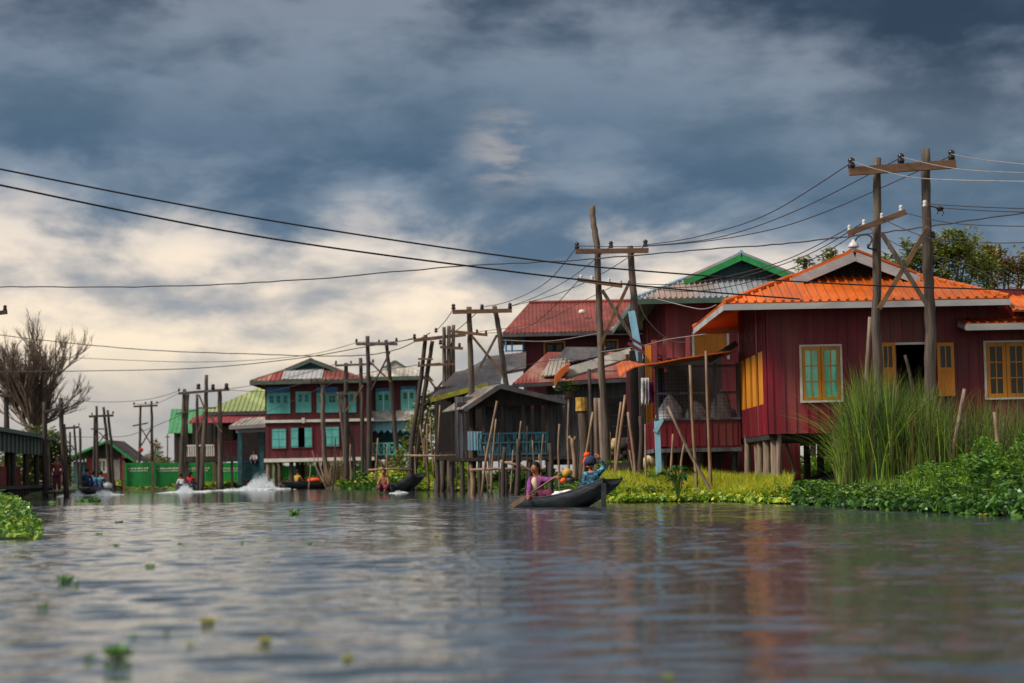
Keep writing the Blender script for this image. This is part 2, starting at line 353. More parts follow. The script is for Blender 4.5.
# ---------------------------------------------------------------- light, sky
to_sun = Vector((-.78, -.34, .80)).normalized()
sl = bpy.data.lights.new('sun', 'SUN'); so = bpy.data.objects.new('sun', sl); COL.objects.link(so)
sl.energy = 3.9; sl.angle = R(18); sl.color = (1, .93, .82)
so.rotation_euler = to_sun.to_track_quat('Z', 'Y').to_euler()
W = bpy.data.worlds.new('World'); sc.world = W; W.use_nodes = True
nt = W.node_tree; N = nt.nodes; L = nt.links; N.clear()
def nd(t, **k):
    n = N.new(t)
    for a, b in k.items(): setattr(n, a, b)
    return n
def mth(op, a, b=None, c=None, clamp=False):
    n = nd('ShaderNodeMath', operation=op, use_clamp=clamp)
    for i, v in enumerate((a, b, c)):
        if v is None: continue
        if isinstance(v, (int, float)): n.inputs[i].default_value = v
        else: L.new(v, n.inputs[i])
    return n.outputs[0]
def mrange(v, a, b, c=0, d=1, smooth=True):
    n = nd('ShaderNodeMapRange', interpolation_type='SMOOTHSTEP' if smooth else 'LINEAR')
    L.new(v, n.inputs[0])
    for i, q in zip((1, 2, 3, 4), (a, b, c, d)): n.inputs[i].default_value = q
    return n.outputs[0]
def mixc(f, a, b):
    n = nd('ShaderNodeMix', data_type='RGBA')
    for i, v in ((0, f), (6, a), (7, b)):
        if isinstance(v, (int, float, tuple)): n.inputs[i].default_value = v
        else: L.new(v, n.inputs[i])
    return n.outputs[2]
def ramp(v, st):
    n = nd('ShaderNodeValToRGB'); e = n.color_ramp.elements; L.new(v, n.inputs[0])
    while len(e) < len(st): e.new(.5)
    for q, (p, c) in zip(e, st): q.position = p; q.color = S(*c)
    return n.outputs[0]
tc = nd('ShaderNodeTexCoord'); sp = nd('ShaderNodeSeparateXYZ'); L.new(tc.outputs['Generated'], sp.inputs[0])
x, y, z = sp.outputs
zc = mth('MAXIMUM', z, 0); den = mth('ADD', zc, .16)
cb = nd('ShaderNodeCombineXYZ'); L.new(mth('DIVIDE', x, den), cb.inputs[0]); L.new(mth('DIVIDE', y, den), cb.inputs[1]); L.new(mth('MULTIPLY', zc, 7), cb.inputs[2])
def noise(scale, detail, rough, off, dist=0):
    mp = nd('ShaderNodeMapping'); L.new(cb.outputs[0], mp.inputs['Vector']); mp.inputs['Location'].default_value = off; mp.inputs['Scale'].default_value = (.62, .4, 1)
    n = nd('ShaderNodeTexNoise'); n.inputs['Scale'].default_value = scale; n.inputs['Detail'].default_value = detail
    n.inputs['Roughness'].default_value = rough; n.inputs['Distortion'].default_value = dist
    L.new(mp.outputs[0], n.inputs['Vector']); return n.outputs['Fac']
cb2 = nd('ShaderNodeCombineXYZ'); L.new(mth('MULTIPLY', x, 6), cb2.inputs[0]); L.new(mth('MULTIPLY', z, 13), cb2.inputs[1]); L.new(mth('MULTIPLY', y, 3), cb2.inputs[2])
def noise2(scale, detail, rough, off, dist=0):
    mp = nd('ShaderNodeMapping'); L.new(cb2.outputs[0], mp.inputs['Vector']); mp.inputs['Location'].default_value = off
    n = nd('ShaderNodeTexNoise'); n.inputs['Scale'].default_value = scale; n.inputs['Detail'].default_value = detail
    n.inputs['Roughness'].default_value = rough; n.inputs['Distortion'].default_value = dist
    L.new(mp.outputs[0], n.inputs['Vector']); return n.outputs['Fac']
nlow = noise2(2.1, 10, .55, (4.2, 8.8, 1.5), .15)
nbig = noise(1.1, 6, .5, (3.1, 1.7, .4)); nmid = noise(3.4, 9, .56, (7.7, 2.2, 5), .35); nfin = noise(9, 8, .6, (1.2, 9.1, 2))
# the bank of blue cloud comes lower towards the right
azs = mrange(x, .02, .24, 0, .045)
t = mth('ADD', mth('ADD', z, azs), mth('MULTIPLY', mth('SUBTRACT', nbig, .5), .07))
t = mth('ADD', t, mth('MULTIPLY', mth('SUBTRACT', nlow, .5), -.07))
tt = mrange(t, 0, .27, 0, 1, False)
A = ramp(tt, [(0, (166, 167, 168)), (.18, (174, 172, 172)), (.32, (172, 172, 174)), (.42, (146, 152, 160)), (.5, (84, 108, 132)), (.62, (68, 94, 118)), (.74, (82, 104, 124)), (.84, (84, 100, 118)), (.95, (40, 56, 76))])
B = ramp(tt, [(0, (182, 178, 174)), (.12, (208, 198, 186)), (.24, (255, 236, 208)), (.36, (255, 236, 212)), (.44, (228, 216, 204)), (.52, (132, 146, 162)), (.62, (98, 118, 140)), (.76, (126, 140, 156)), (.85, (128, 138, 152)), (.96, (62, 80, 102))])
mask = mrange(mth('ADD', mth('MULTIPLY', nmid, .12), mth('MULTIPLY', nlow, .88)), .36, .63)
sky = mixc(mask, A, B)
# one brighter puff
pd = nd('ShaderNodeVectorMath', operation='DISTANCE'); L.new(tc.outputs['Generated'], pd.inputs[0]); q = ray(505, 150).normalized(); pd.inputs[1].default_value = q
pf = mth('MULTIPLY', mrange(pd.outputs['Value'], .006, .03, 1, 0), mrange(nfin, .46, .62))
sky = mixc(mth('MULTIPLY', pf, .3), sky, S(226, 210, 196))
# overhead and behind the camera the cover is thinner and brighter
sky = mixc(mrange(z, .26, .62), sky, mixc(mask, S(134, 144, 158), S(204, 200, 194)))
up = mth('MULTIPLY', mrange(mth('MULTIPLY', y, -1), -.25, .6), mrange(z, .0, .3))
sky = mixc(up, sky, (.55, .55, .54, 1))
ns = nd('ShaderNodeTexSky', sky_type='NISHITA', sun_disc=False)
ns.sun_elevation = math.asin(to_sun.z); ns.sun_rotation = math.atan2(to_sun.x, to_sun.y)
b1 = nd('ShaderNodeBackground'); L.new(ns.outputs[0], b1.inputs[0]); b1.inputs[1].default_value = .08
b2 = nd('ShaderNodeBackground'); L.new(sky, b2.inputs[0]); b2.inputs[1].default_value = 1.0
ms = nd('ShaderNodeMixShader'); ms.inputs[0].default_value = .93
L.new(b1.outputs[0], ms.inputs[1]); L.new(b2.outputs[0], ms.inputs[2])
ow = nd('ShaderNodeOutputWorld'); L.new(ms.outputs[0], ow.inputs[0])
sc.view_settings.view_transform = 'Standard'; sc.view_settings.look = 'None'; sc.view_settings.gamma = 1; sc.view_settings.exposure = .08
sc.cycles.use_denoising = True
sc.cycles.max_bounces = 6; sc.cycles.diffuse_bounces = 3; sc.cycles.glossy_bounces = 3; sc.cycles.caustics_reflective = False; sc.cycles.caustics_refractive = False
sc.cycles.sample_clamp_indirect = 4
# ---------------------------------------------------------------- water
def water_mat():
    m = bpy.data.materials.new('canal_water'); m.use_nodes = True; nt = m.node_tree; N = nt.nodes; L = nt.links; b = N['Principled BSDF']
    b.inputs['Base Color'].default_value = S(70, 78, 82); b.inputs['Roughness'].default_value = .05; b.inputs['IOR'].default_value = 1.6
    b.inputs['Specular IOR Level'].default_value = .5
    g = N.new('ShaderNodeNewGeometry'); prev = None
    for sc_, st, strength, dist in ((9, (.9, 1.1, 1), 1, .004),):
        mp = N.new('ShaderNodeMapping'); mp.inputs['Scale'].default_value = st; L.new(g.outputs['Position'], mp.inputs['Vector'])
        n = N.new('ShaderNodeTexNoise'); n.inputs['Scale'].default_value = sc_; n.inputs['Detail'].default_value = 3; n.inputs['Distortion'].default_value = .3
        L.new(mp.outputs[0], n.inputs['Vector'])
        bp = N.new('ShaderNodeBump'); bp.inputs['Strength'].default_value = strength; bp.inputs['Distance'].default_value = dist
        L.new(n.outputs['Fac'], bp.inputs['Height'])
        if prev: L.new(prev, bp.inputs['Normal'])
        prev = bp.outputs[0]
    L.new(prev, b.inputs['Normal']); return m
import numpy as np
rs = np.random.RandomState(4); waves = []
for k in range(64):                     # wind ripples: many small sine trains, mostly running along the canal
    lam = .15*(.85/.15)**(k/63); th = math.pi/2+rs.normal(0, .75); sl_ = .0060*(1.25 if lam < .9 else 1)
    waves.append((lam, 2*math.pi/lam*math.cos(th), 2*math.pi/lam*math.sin(th), sl_*lam/(2*math.pi)*math.sqrt(2), rs.uniform(0, 6.28)))
def height(X, Y, lmin):
    Z = np.zeros_like(X); mod = 1+.35*np.sin(X*.31+1.3*np.sin(Y*.23))*np.sin(Y*.37+X*.11)+.25*np.sin(X*.9+Y*.5+2*np.sin(Y*.41))
    wx = X+.12*np.sin(Y*1.7+X*.6); wy = Y+.12*np.sin(X*2.1-Y*.4)
    for lam, kx, ky, a, ph in waves:
        f = np.clip((lam-lmin)/(.35*lmin), 0, 1)
        if f > 0: Z += a*f*np.sin(kx*wx+ky*wy+ph)
    return Z*mod
VV, FF, base = [], [], 0
for x0, x1, y0, y1, c, lm in ((-8, 8, 4.5, 25, .05, .2), (-17, 17, 24.9, 60, .09, .3), (-60, 55, 59.8, 195, .26, .95)):
    nx = int((x1-x0)/c); ny = int((y1-y0)/c); X, Y = np.meshgrid(np.linspace(x0, x1, nx), np.linspace(y0, y1, ny)); Z = height(X, Y, lm)
    Z *= 1 if c < .2 else 1.25
    VV.append(np.stack([X, Y, Z], -1).reshape(-1, 3)); i_, j_ = np.meshgrid(np.arange(nx-1), np.arange(ny-1)); k0 = (base+j_*nx+i_).reshape(-1)
    FF.append(np.stack([k0, k0+1, k0+nx+1, k0+nx], -1)); base += nx*ny
VV.append(np.array([(-900, -40, -.09), (900, -40, -.09), (900, 900, -.09), (-900, 900, -.09)])); FF.append(np.array([[base, base+1, base+2, base+3]]))
VV = np.concatenate(VV).astype(np.float32); FF = np.concatenate(FF).astype(np.int32)
me = bpy.data.meshes.new('water'); me.vertices.add(len(VV)); me.vertices.foreach_set('co', VV.ravel()); me.loops.add(FF.size); me.loops.foreach_set('vertex_index', FF.ravel())
me.polygons.add(len(FF)); me.polygons.foreach_set('loop_start', np.arange(0, FF.size, 4)); me.polygons.foreach_set('loop_total', np.full(len(FF), 4)); me.update(calc_edges=True)
me.polygons.foreach_set('use_smooth', np.ones(len(FF), dtype=bool)); me.materials.append(water_mat())
wo = bpy.data.objects.new('water', me); COL.objects.link(wo); tag(wo, kind='structure')
# ---------------------------------------------------------------- land
EDGE = [(1500, 526), (1150, 522), (1024, 517), (960, 514), (900, 511), (850, 508), (800, 504.5), (720, 501.5), (660, 502), (620, 503), (590, 501), (560, 496), (530, 493.5), (500, 492), (470, 491.3), (440, 491), (400, 490.5), (350, 489), (320, 488.2), (270, 488.6), (180, 490), (120, 490), (85, 491.5), (66, 493), (52, 497), (30, 498), (0, 499), (-200, 503), (-700, 514)]
EP = []
for (a, b), (c, d) in zip(EDGE, EDGE[1:]):
    n = max(1, int(abs(a-c)/12))
    for i in range(n): EP.append(G(a+(c-a)*i/n, b+(d-b)*i/n+random.uniform(-.25, .25)))
def edgeY(px):
    for (a, b), (c, d) in zip(EDGE, EDGE[1:]):
        if c <= px <= a: return G(px, b+(d-b)*(a-px)/(a-c)).y
    return 80
ROWS = [(-.5, -.25), (0, .02), (.4, .1), (1, .18), (2.2, .26), (4, .3), (7, .32), (12, .35), (25, .4), (60, .5), (200, .7), (900, 1.2), (3000, 3)]
g = MB(); nr = len(ROWS)
for p in EP:
    d = Vector((p.x, p.y, 0)).normalized()
    for o, h in ROWS:
        q = p+d*o; g.v.append((q.x, q.y, h+random.uniform(-.04, .04)*(1 if 0 < o < 30 else 0)))
for i in range(len(EP)-1):
    for j in range(nr-1):
        k = i*nr+j; g.f.append((k, k+1, k+nr+1, k+nr)); g.m.append(0)
tag(g.build('ground', M['soil'], smooth=True), kind='structure')
# ================================================================ RED HOUSE WITH ORANGE ROOF
Yf = 44.0
fr = Fr(0, Yf)
ux = lambda px, py=400, f=None: (f or fr).uv(px, py)[0]
uz = lambda py, px=800, f=None: (f or fr).uv(px, py)[1]
X0 = ux(768, 400); X1 = X0+5.35+1.2; zb = uz(434, 775); ze = P(724, 303, 43).z
root = thing('wooden_house', 'maroon corrugated house on stilts with orange hipped roof and open yellow shutters', 'house', (X0+2.5, 46.5, .3))
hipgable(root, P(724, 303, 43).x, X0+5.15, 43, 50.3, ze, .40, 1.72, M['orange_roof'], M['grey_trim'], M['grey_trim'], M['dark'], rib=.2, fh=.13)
w1 = fr.rect((801, 347), (841, 400)); w2 = fr.rect((896, 345), (930, 398)); w3 = fr.rect((985, 343), (1027, 397))
wz1 = ze+.28
wall(fr, X0, X1, zb, wz1, [w1, w2, w3], .235, .022, .035).build('wall', M['maroon'], root)
side = Fr(X0, 49.6, 0, -1)          # left wall, facing the canal
assert side.n.x < 0
sops = []
for a, b in ((741.5, 744.5), (747, 751), (753, 757), (759.5, 764)):
    u0 = side.uv(a, 400)[0]; u1 = side.uv(b, 400)[0]; sops.append((min(u0, u1), max(u0, u1)))
sz0, sz1 = uz(403, 766), uz(349, 766)
sw = wall(side, .1, 5.6-.005, zb, wz1, [(sops[0][0]+.02, sops[3][1]-.02, sz0, sz1)], .235, .022, .035)
sw.build('wall', M['maroon'], root)
for a, b in sops:                    # four open shutter leaves on the side window, standing out from the wall
    m = MB(); c = (a+b)/2
    side.box(m, a, b, sz0, sz1, -.03, .012)
    for t0 in (): side.box(m, a+.05, b-.05, sz0+(sz1-sz0)*t0, sz0+(sz1-sz0)*(t0+.24), .012, .02)
    m.build('shutter', M['yellow_wood'], root)
m = MB(); m.box(X0+.01, X1, 44.12, 49.6, zb-.12, zb-.005); m.build('floor', M['dark'], root)
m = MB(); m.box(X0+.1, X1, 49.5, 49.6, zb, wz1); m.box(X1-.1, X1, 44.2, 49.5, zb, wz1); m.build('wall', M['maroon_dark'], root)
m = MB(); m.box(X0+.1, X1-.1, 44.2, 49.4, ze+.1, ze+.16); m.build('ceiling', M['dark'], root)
c1 = casement(fr, w1, root, M['white_trim'], M['yellow_wood'], M['teal_glass'], 2, 2, 3, .045, .07, label='closed yellow casement window backed by teal curtain')
c3 = casement(fr, w3, root, M['white_trim'], M['yellow_wood'], M['dark_glass'], 2, 2, 3, .045, .08, label='closed yellow casement window with dark panes')
# open window in the middle: white sill and head, shutters folded back flat against the wall
m = MB(); u0, u1, z0, z1 = w2
fr.box(m, u0-.03, u1+.03, z1, z1+.05, -.05, .06); fr.box(m, u0-.03, u1+.03, z0-.05, z0, -.05, .08)
w = m.build('window', M['white_trim'], root); w['label'] = 'open window with a white sill and black room behind'
for (a, b) in ((879.5, 896), (936, 954.5)):
    rc = fr.rect((a, 343), (b, 396)); f = MB(); pn = MB(); a0, a1, q0, q1 = rc; mid = q0+(q1-q0)*.5
    fr.box(f, a0, a0+.07, q0, q1, .05, .09); fr.box(f, a1-.07, a1, q0, q1, .05, .09)
    fr.box(f, a0+.07, a1-.07, q1-.08, q1, .05, .09); fr.box(f, a0+.07, a1-.07, q0, q0+.08, .05, .09); fr.box(f, a0+.07, a1-.07, mid-.04, mid+.04, .05, .09)
    fr.box(f, a0+.07, a1-.07, q0+.08, mid-.04, .06, .08)
    for k in (1, 2): c = a0+.07+(a1-a0-.14)*k/3; fr.box(f, c-.008, c+.008, q0+.08, mid-.04, .08, .086)
    fr.box(f, (a0+a1)/2-.012, (a0+a1)/2+.012, mid+.04, q1-.08, .06, .085)
    sh = f.build('shutter', M['yellow_wood'], root)
    fr.box(pn, a0+.06, a1-.06, mid+.03, q1-.07, .064, .07); pn.build('pane', M['dark_glass'], sh)
m = MB(); p = [fr.pt(*fr.uv(919, 398), .1), fr.pt(*fr.uv(929, 398), .1), fr.pt(*fr.uv(929, 406), .12), fr.pt(*fr.uv(925, 416), .1), fr.pt(*fr.uv(919, 405), .12)]
m.face(p); m.face([q+Vector((0, -.012, 0)) for q in p][::-1])
tag(m.build('hanging_cloth', M['net']), 'pale rag hanging over the white sill of the open window above the reeds', 'cloth')
# lower canopy at the right
cx0 = P(965, 322, 43.2).x; cz = P(965, 325, 43.2).z; cx1 = cx0+2.6; m = MB()
roofplane(m, [(cx0, 43.1, cz+.02), (cx1, 43.1, cz+.02), (cx1, 44.0, cz+.2), (cx0, 44.0, cz+.2)], .2)
cn = m.build('canopy', M['orange_roof'], root)
m = MB(); m.beam((cx0, 43.06, cz-.06), (cx1, 43.06, cz-.06), .04, .14); m.beam((cx0+.02, 43.1, cz-.06), (cx0+.02, 43.98, cz+.08), .04, .12); m.build('fascia', M['grey_trim'], cn)
# side extension roof beyond the right hip
ex = P(1012, 300, 43).x; m = MB()
roofplane(m, [(ex, 42.9, ze-.28), (ex+3, 42.9, ze-.28), (ex+3, 44, ze+.12), (ex, 44, ze+.12)], .2); m.build('side_roof', M['orange_roof'], root)
m = MB()
# house posts
for a, b, pa, pb, YY, r in ((747.6, 749.6, 438, 487, 48.6, .085), (756, 757, 438, 487, 47.6, .07), (760, 762, 437, 489, 46.8, .09), (766, 767, 436, 490, 45.4, .1), (774.5, 776, 434, 493, 44.3, .11), (779.5, 778.5, 433, 494, 44.15, .07)):
    m = MB(); A_ = P(a, pa-3, YY); B_ = P(b, pb, YY); B_.z = -.1; post(m, B_, A_, r, .03); m.build('stilt', M['post'], root, True)
for i, xx in enumerate((X0+1.6, X0+3.2, X0+4.8, X0+6.3)):
    for yy in (44.4, 47, 49.3):
        m = MB(); post(m, (xx, yy, 0), (xx, yy, zb), .09, .03); m.build('stilt', M['pole_dark'], root, True)
# ---- low red wall and beams seen under the house
m = wall(Fr(0, 52.5), P(655, 440, 52.5).x, P(800, 440, 52.5).x, .35, P(760, 444, 52.5).z, [], .3, .02)
tag(m.build('corrugated_fence', M['maroon_old']), 'low faded red corrugated fence seen under the maroon stilt house', 'fence')
m = MB(); m.beam(P(778, 492, 44.8), P(840, 476, 46.5), .16, .2); m.beam(P(782, 488, 45), P(842, 471, 46.8), .08, .1)
tag(m.build('fallen_beam', M['black']), 'dark old beam lying aslant at the foot of the stilts beside the reeds', 'beam')

# ================================================================ MESH VERANDA with orange awning (in front of house two)
YV = 49.0; fv = Fr(0, YV); zt = fv.uv(700, 363)[1]
root = thing('veranda_shed', 'wire mesh veranda full of white nets above a maroon skirt, under an orange awning', 'shed', (P(695, 440, YV).x, YV+2, .3))
a = fv.rect((655, 423), (741, 447)); wall(fv, a[0], a[1], fv.uv(700, 446)[1], fv.uv(700, 420)[1], [], .16, .02, .03).build('wall', M['maroon'], root)
m = MB(); L0 = Fr(a[0], YV+4.5, 0, -1); L0.box(m, 0, 4.4, a[2], fv.uv(700, 420)[1], -.06, 0)
for k in range(14): L0.box(m, .1+k*.31, .14+k*.31, a[2], fv.uv(700, 420)[1]-.01, 0, .02)
m.build('side_wall', M['maroon'], root)
m = MB(); fv.box(m, a[0]-.05, a[1]+.02, a[2]-.1, a[2]-.005, -4, .05); m.build('floor', M['grey_wood'], root)
mz0 = fv.uv(700, 420)[1]; m = MB()
fv.box(m, a[0]-.03, a[1]+.02, mz0, mz0+.05, -.05, .06)
for px in (657, 690, 716, 738):
    u = fv.uv(px, 400)[0]; fv.box(m, u-.035, u+.035, mz0+.05, fv.uv(px, 363 if px > 700 else 366)[1], -.05, .02)
for py in (393, 366): z = fv.uv(700, py)[1]; fv.box(m, a[0], a[1], z-.025, z+.025, -.04, .03)
m.build('frame', M['grey_wood'], root)
m = MB(); z1 = fv.uv(700, 366)[1]; n = int((a[1]-a[0])/.085)
for i in range(n): u = a[0]+(i+.5)*(a[1]-a[0])/n; fv.box(m, u-.004, u+.004, mz0+.05, z1, -.024, -.012)
n = int((z1-mz0)/.085)
for i in range(n): z = mz0+.06+(i+.5)*(z1-mz0-.06)/n; fv.box(m, a[0], a[1], z-.004, z+.004, -.036, -.024)
m.build('wire_mesh', M['steel_mesh'], root)
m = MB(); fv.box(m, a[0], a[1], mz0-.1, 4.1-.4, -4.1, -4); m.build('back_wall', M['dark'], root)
# awning: curved sheet rising to the right
m = MB(); prof = [(620, 377), (626, 371), (634, 366.5), (645, 364), (660, 362), (680, 358), (700, 355), (736, 350)]
for (p0, q0), (p1, q1) in zip(prof, prof[1:]):
    A0, A1 = P(p0, q0, YV-.7), P(p1, q1, YV-.7); B0, B1 = A0+Vector((.1, 3.4, max(.06, .5-(p0-620)*.012))), A1+Vector((.1, 3.4, max(.06, .5-(p1-620)*.012)))
    m.hexa([A0-Vector((0, 0, .03)), A1-Vector((0, 0, .03)), B1-Vector((0, 0, .03)), B0-Vector((0, 0, .03)), A0, A1, B1, B0])
    k = max(2, int((A1-A0).length/.16))
    for i in range(k): q = A0.lerp(A1, i/k); r_ = B0.lerp(B1, i/k); m.beam(q+Vector((0, 0, .002)), r_+Vector((0, 0, .002)), .03, .014)
m.build('awning', M['orange_roof'], root)
m = MB(); m.beam(P(708, 361, YV-.3), P(737, 343, YV-.3), .05, .14); m.build('strut', M['pole_dark'], root)
for px, yy in ((663, .15), (680, 2.5), (700, .2), (718, 2.4), (735, .3), (670, 3.8), (710, 3.8)):
    m = MB(); b0 = P(px, 440, YV+yy); post(m, (b0.x, YV+yy, 0), (b0.x, YV+yy, a[2]-.08), .09); m.build('stilt', M['black'], root)
m = MB(); m.beam(P(650, 476, YV+.3), P(742, 475, YV+.3), .1, .12); m.build('tie_beam', M['black'], root)
# nets inside
for i, (px, w_, h_, lab) in enumerate(((671, 24, 27, 'left heap of white netting bulging behind the wire mesh'), (697, 22, 20, 'middle heap of white netting behind the wire mesh'), (723, 24, 31, 'right heap of white netting rising to a peak behind the wire mesh'))):
    c = P(px, 420, YV+.35); s = PX(YV+.5); m = MB(); n = 26
    k = 9; kk = len(m.v)
    for j in range(k+1):
        t_ = j/k
        for q in range(n):
            an = 2*math.pi*q/n; rr = w_*s*.5*((1-t_**1.9)**.95*.9+.07)*(1+.25*math.sin(q*1.7+j*.9+px)+.12*math.sin(q*.9+j*1.9)+random.uniform(-.08, .08))
            m.v.append((c.x+rr*math.cos(an), YV+.55+rr*.6*math.sin(an), mz0-.0+t_*h_*s+random.uniform(-.01, .01)))
    for j in range(k):
        for q in range(n): m.f.append((j*n+q, j*n+(q+1) % n, (j+1)*n+(q+1) % n, (j+1)*n+q)); m.m.append(0)
    tag(m.build('net_heap', M['net'], None, True), lab, 'netting', 'nets stored in the mesh veranda')

# ================================================================ HOUSE TWO, silver roof, green gable
Y2 = 57.0; f2 = Fr(0, Y2)
ze2 = P(634, 299, 56).z; xl = P(634, 299, 56).x; xr = 2*P(742, 250, 57).x-xl
root = thing('wooden_house', 'faded maroon house with silver corrugated hip roof and green gable, behind the orange roofed one', 'house', (xl+3.5, 60, .4))
hipgable(root, xl, xr, 56, 68, ze2, .43, 1.6, M['silver_roof'], M['darkgreen_trim'], M['green_trim'], M['teal_dark'], rib=.16, fh=.12, bh=.17, capm=M['ltblue'])
wx0 = f2.uv(668, 400)[0]; wy = f2.rect((694, 334), (727, 357))
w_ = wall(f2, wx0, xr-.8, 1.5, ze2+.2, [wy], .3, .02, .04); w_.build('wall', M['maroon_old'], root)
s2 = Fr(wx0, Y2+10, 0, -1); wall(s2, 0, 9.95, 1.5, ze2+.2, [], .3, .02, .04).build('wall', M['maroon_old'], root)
m = MB(); m.box(wx0+.1, xr-.9, Y2+9.9, Y2+10, 1.5, ze2+.2); m.box(wx0+.1, xr-.9, Y2+.1, Y2+9.9, 1.4, 1.5); m.build('floor', M['dark'], root)
t_ = MB(); (u0, u1, z0, z1) = wy
for q in ((u0-.07, u1+.07, z1, z1+.07), (u0-.07, u0, z0-.07, z1), (u1, u1+.07, z0-.07, z1)): f2.box(t_, *q, -.05, .05)
w = t_.build('window', M['white_trim'], root); w['label'] = 'shut yellow louvred window in white trim'
m = MB(); f2.box(m, u0, u1, z0, z1, -.04, .0)
for k in range(9): z = z0+(z1-z0)*(k+.5)/9; f2.box(m, u0+.03, u1-.03, z-.03, z+.025, 0, .015)
m.build('shutter', M['yellow_wood'], w)
for px, top, bot, key in ((665, 338, 362, 'arm'), (688, 337, 362, 'maroon_old')):
    m = MB(); A_, B_ = P(px, top, Y2-2.4), P(px, bot+40, Y2-2.4); m.beam(B_, A_, .11, .11, up=(0, 1, 0)); m.build('porch_post', M[key], root)
for yy in (Y2+.2, Y2+4, Y2+9):
    for i in range(4):
        m = MB(); xx = wx0+.15+i*2; post(m, (xx, yy, 0), (xx, yy, 1.4), .1); m.build('stilt', M['pole_dark'], root)
# the narrow orange and red pillars with doors left of it
YP = 52.5; fp = Fr(0, YP)
root = thing('entrance_porch', 'orange and red painted timber porch beside the mesh veranda', 'porch', (P(648, 450, YP).x, YP, .3))
for px, w_, t0, b0, key in ((648, 6, 345, 438, 'yellow_wood'), (654, 5, 340, 470, 'maroon_old'), (640, 4, 352, 468, 'pole_dark'), (664, 4, 345, 372, 'maroon')):
    A_ = P(px, t0, YP+.2*random.random()); B_ = P(px, b0, A_.y); m = MB(); m.beam((A_.x, A_.y, B_.z), (A_.x, A_.y, A_.z), w_*PX(YP), .14, up=(0, 1, 0)); m.build('pillar', M[key], root)
m = MB(); m.beam(P(628, 343, YP+.3), P(668, 367, YP+.1), .06, .09); m.beam(P(630, 338, YP+.5), P(672, 363, YP+.4), .05, .07); m.build('rafter', M['maroon_dark'], root)
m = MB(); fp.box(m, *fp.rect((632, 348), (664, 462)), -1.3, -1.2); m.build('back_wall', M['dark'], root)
m = MB(); fp.box(m, *fp.rect((628, 352), (634, 466)), -1.1, -1.0); m.build('door_panel', M['maroon_dark'], root)
m = MB(); fp.box(m, *fp.rect((606, 463), (664, 468)), -2.5, .3); m.build('deck', M['dark_wood'], root)
for px in (610, 625, 640, 656):
    m = MB(); A_ = P(px, 466, YP); post(m, (A_.x, YP, 0), (A_.x, YP, A_.z), .07); m.build('stilt', M['pole_dark'], root)
m = MB(); m.beam(P(657, 421, YV-.4), P(659, 474, YV-.4), .13, .13, up=(0, 1, 0)); m.beam(P(655, 432, YV-.45), P(662, 419, YV-.45), .1, .1)
tag(m.build('drain_pipe', M['ltblue']), 'light blue upright drain pipe with kinked top at the left corner of the mesh veranda', 'pipe')
m = MB(); m.beam(P(631, 311, 53.6), P(640, 361, 53.6), .17, .05, up=(0, 1, 0)); m.beam(P(634, 311, 53.57), P(643, 361, 53.57), .05, .08, up=(0, 1, 0))
tag(m.build('gutter_board', M['ltblue']), 'pale blue board leaning from the silver roof corner down to the orange awning', 'board')
def cloth(px0, px1, py0, py1, Y, key, name, lab, cat, n=9, amp=.04, taper=0):
    m = MB(); a = P(px0, py0, Y); b = P(px1, py0, Y); c = P(px0, py1, Y); k = 6
    for j in range(k+1):
        for i in range(n+1):
            t = i/n; q = a.lerp(b, t); zz = a.z+(c.z-a.z)*(j/k)*(1+.08*math.sin(i*2.1)); ww = 1-taper*j/k
            xx = (a.x+b.x)/2+(q.x-(a.x+b.x)/2)*ww
            m.v.append((xx, Y+amp*math.sin(i*1.9+j*.4)*(j/k+.3), zz))
    for j in range(k):
        for i in range(n): q = j*(n+1)+i; m.f.append((q, q+1, q+n+2, q+n+1)); m.m.append(0)
    o = m.build(name, M[key], None, True); md = o.modifiers.new('thick', 'SOLIDIFY'); md.thickness = .012
    return tag(o, lab, cat)
cloth(641, 649, 378, 405, 52.0, 'white_cloth', 'hanging_shirt', 'white and pale shirt hanging on the orange pillar of the porch', 'laundry')
cloth(649, 653.5, 382, 402, 51.9, 'purple', 'hanging_cloth', 'purple cloth hanging beside the white shirt at the porch', 'laundry')
cloth(656, 664, 366, 420, 51.2, 'navy_cloth', 'hanging_cloth', 'long dark blue cloth hanging left of the mesh veranda', 'laundry')
m = MB(); c = P(654, 462, 51.4); m.ball(c, (.30, .26, .21), 0, 16, 10, .05); m.tube([c+Vector((.22, 0, .1)), c+Vector((.36, -.02, .2))], [.08, .04], 8)
c2 = c+Vector((-.2, -.14, -.02)); m.ball(c2, (.14, .12, .15), 0, 12, 8, .06)
tag(m.build('sack', M['sack'], None, True), 'fat tied yellow and white sack lying on the deck under the porch', 'sack')

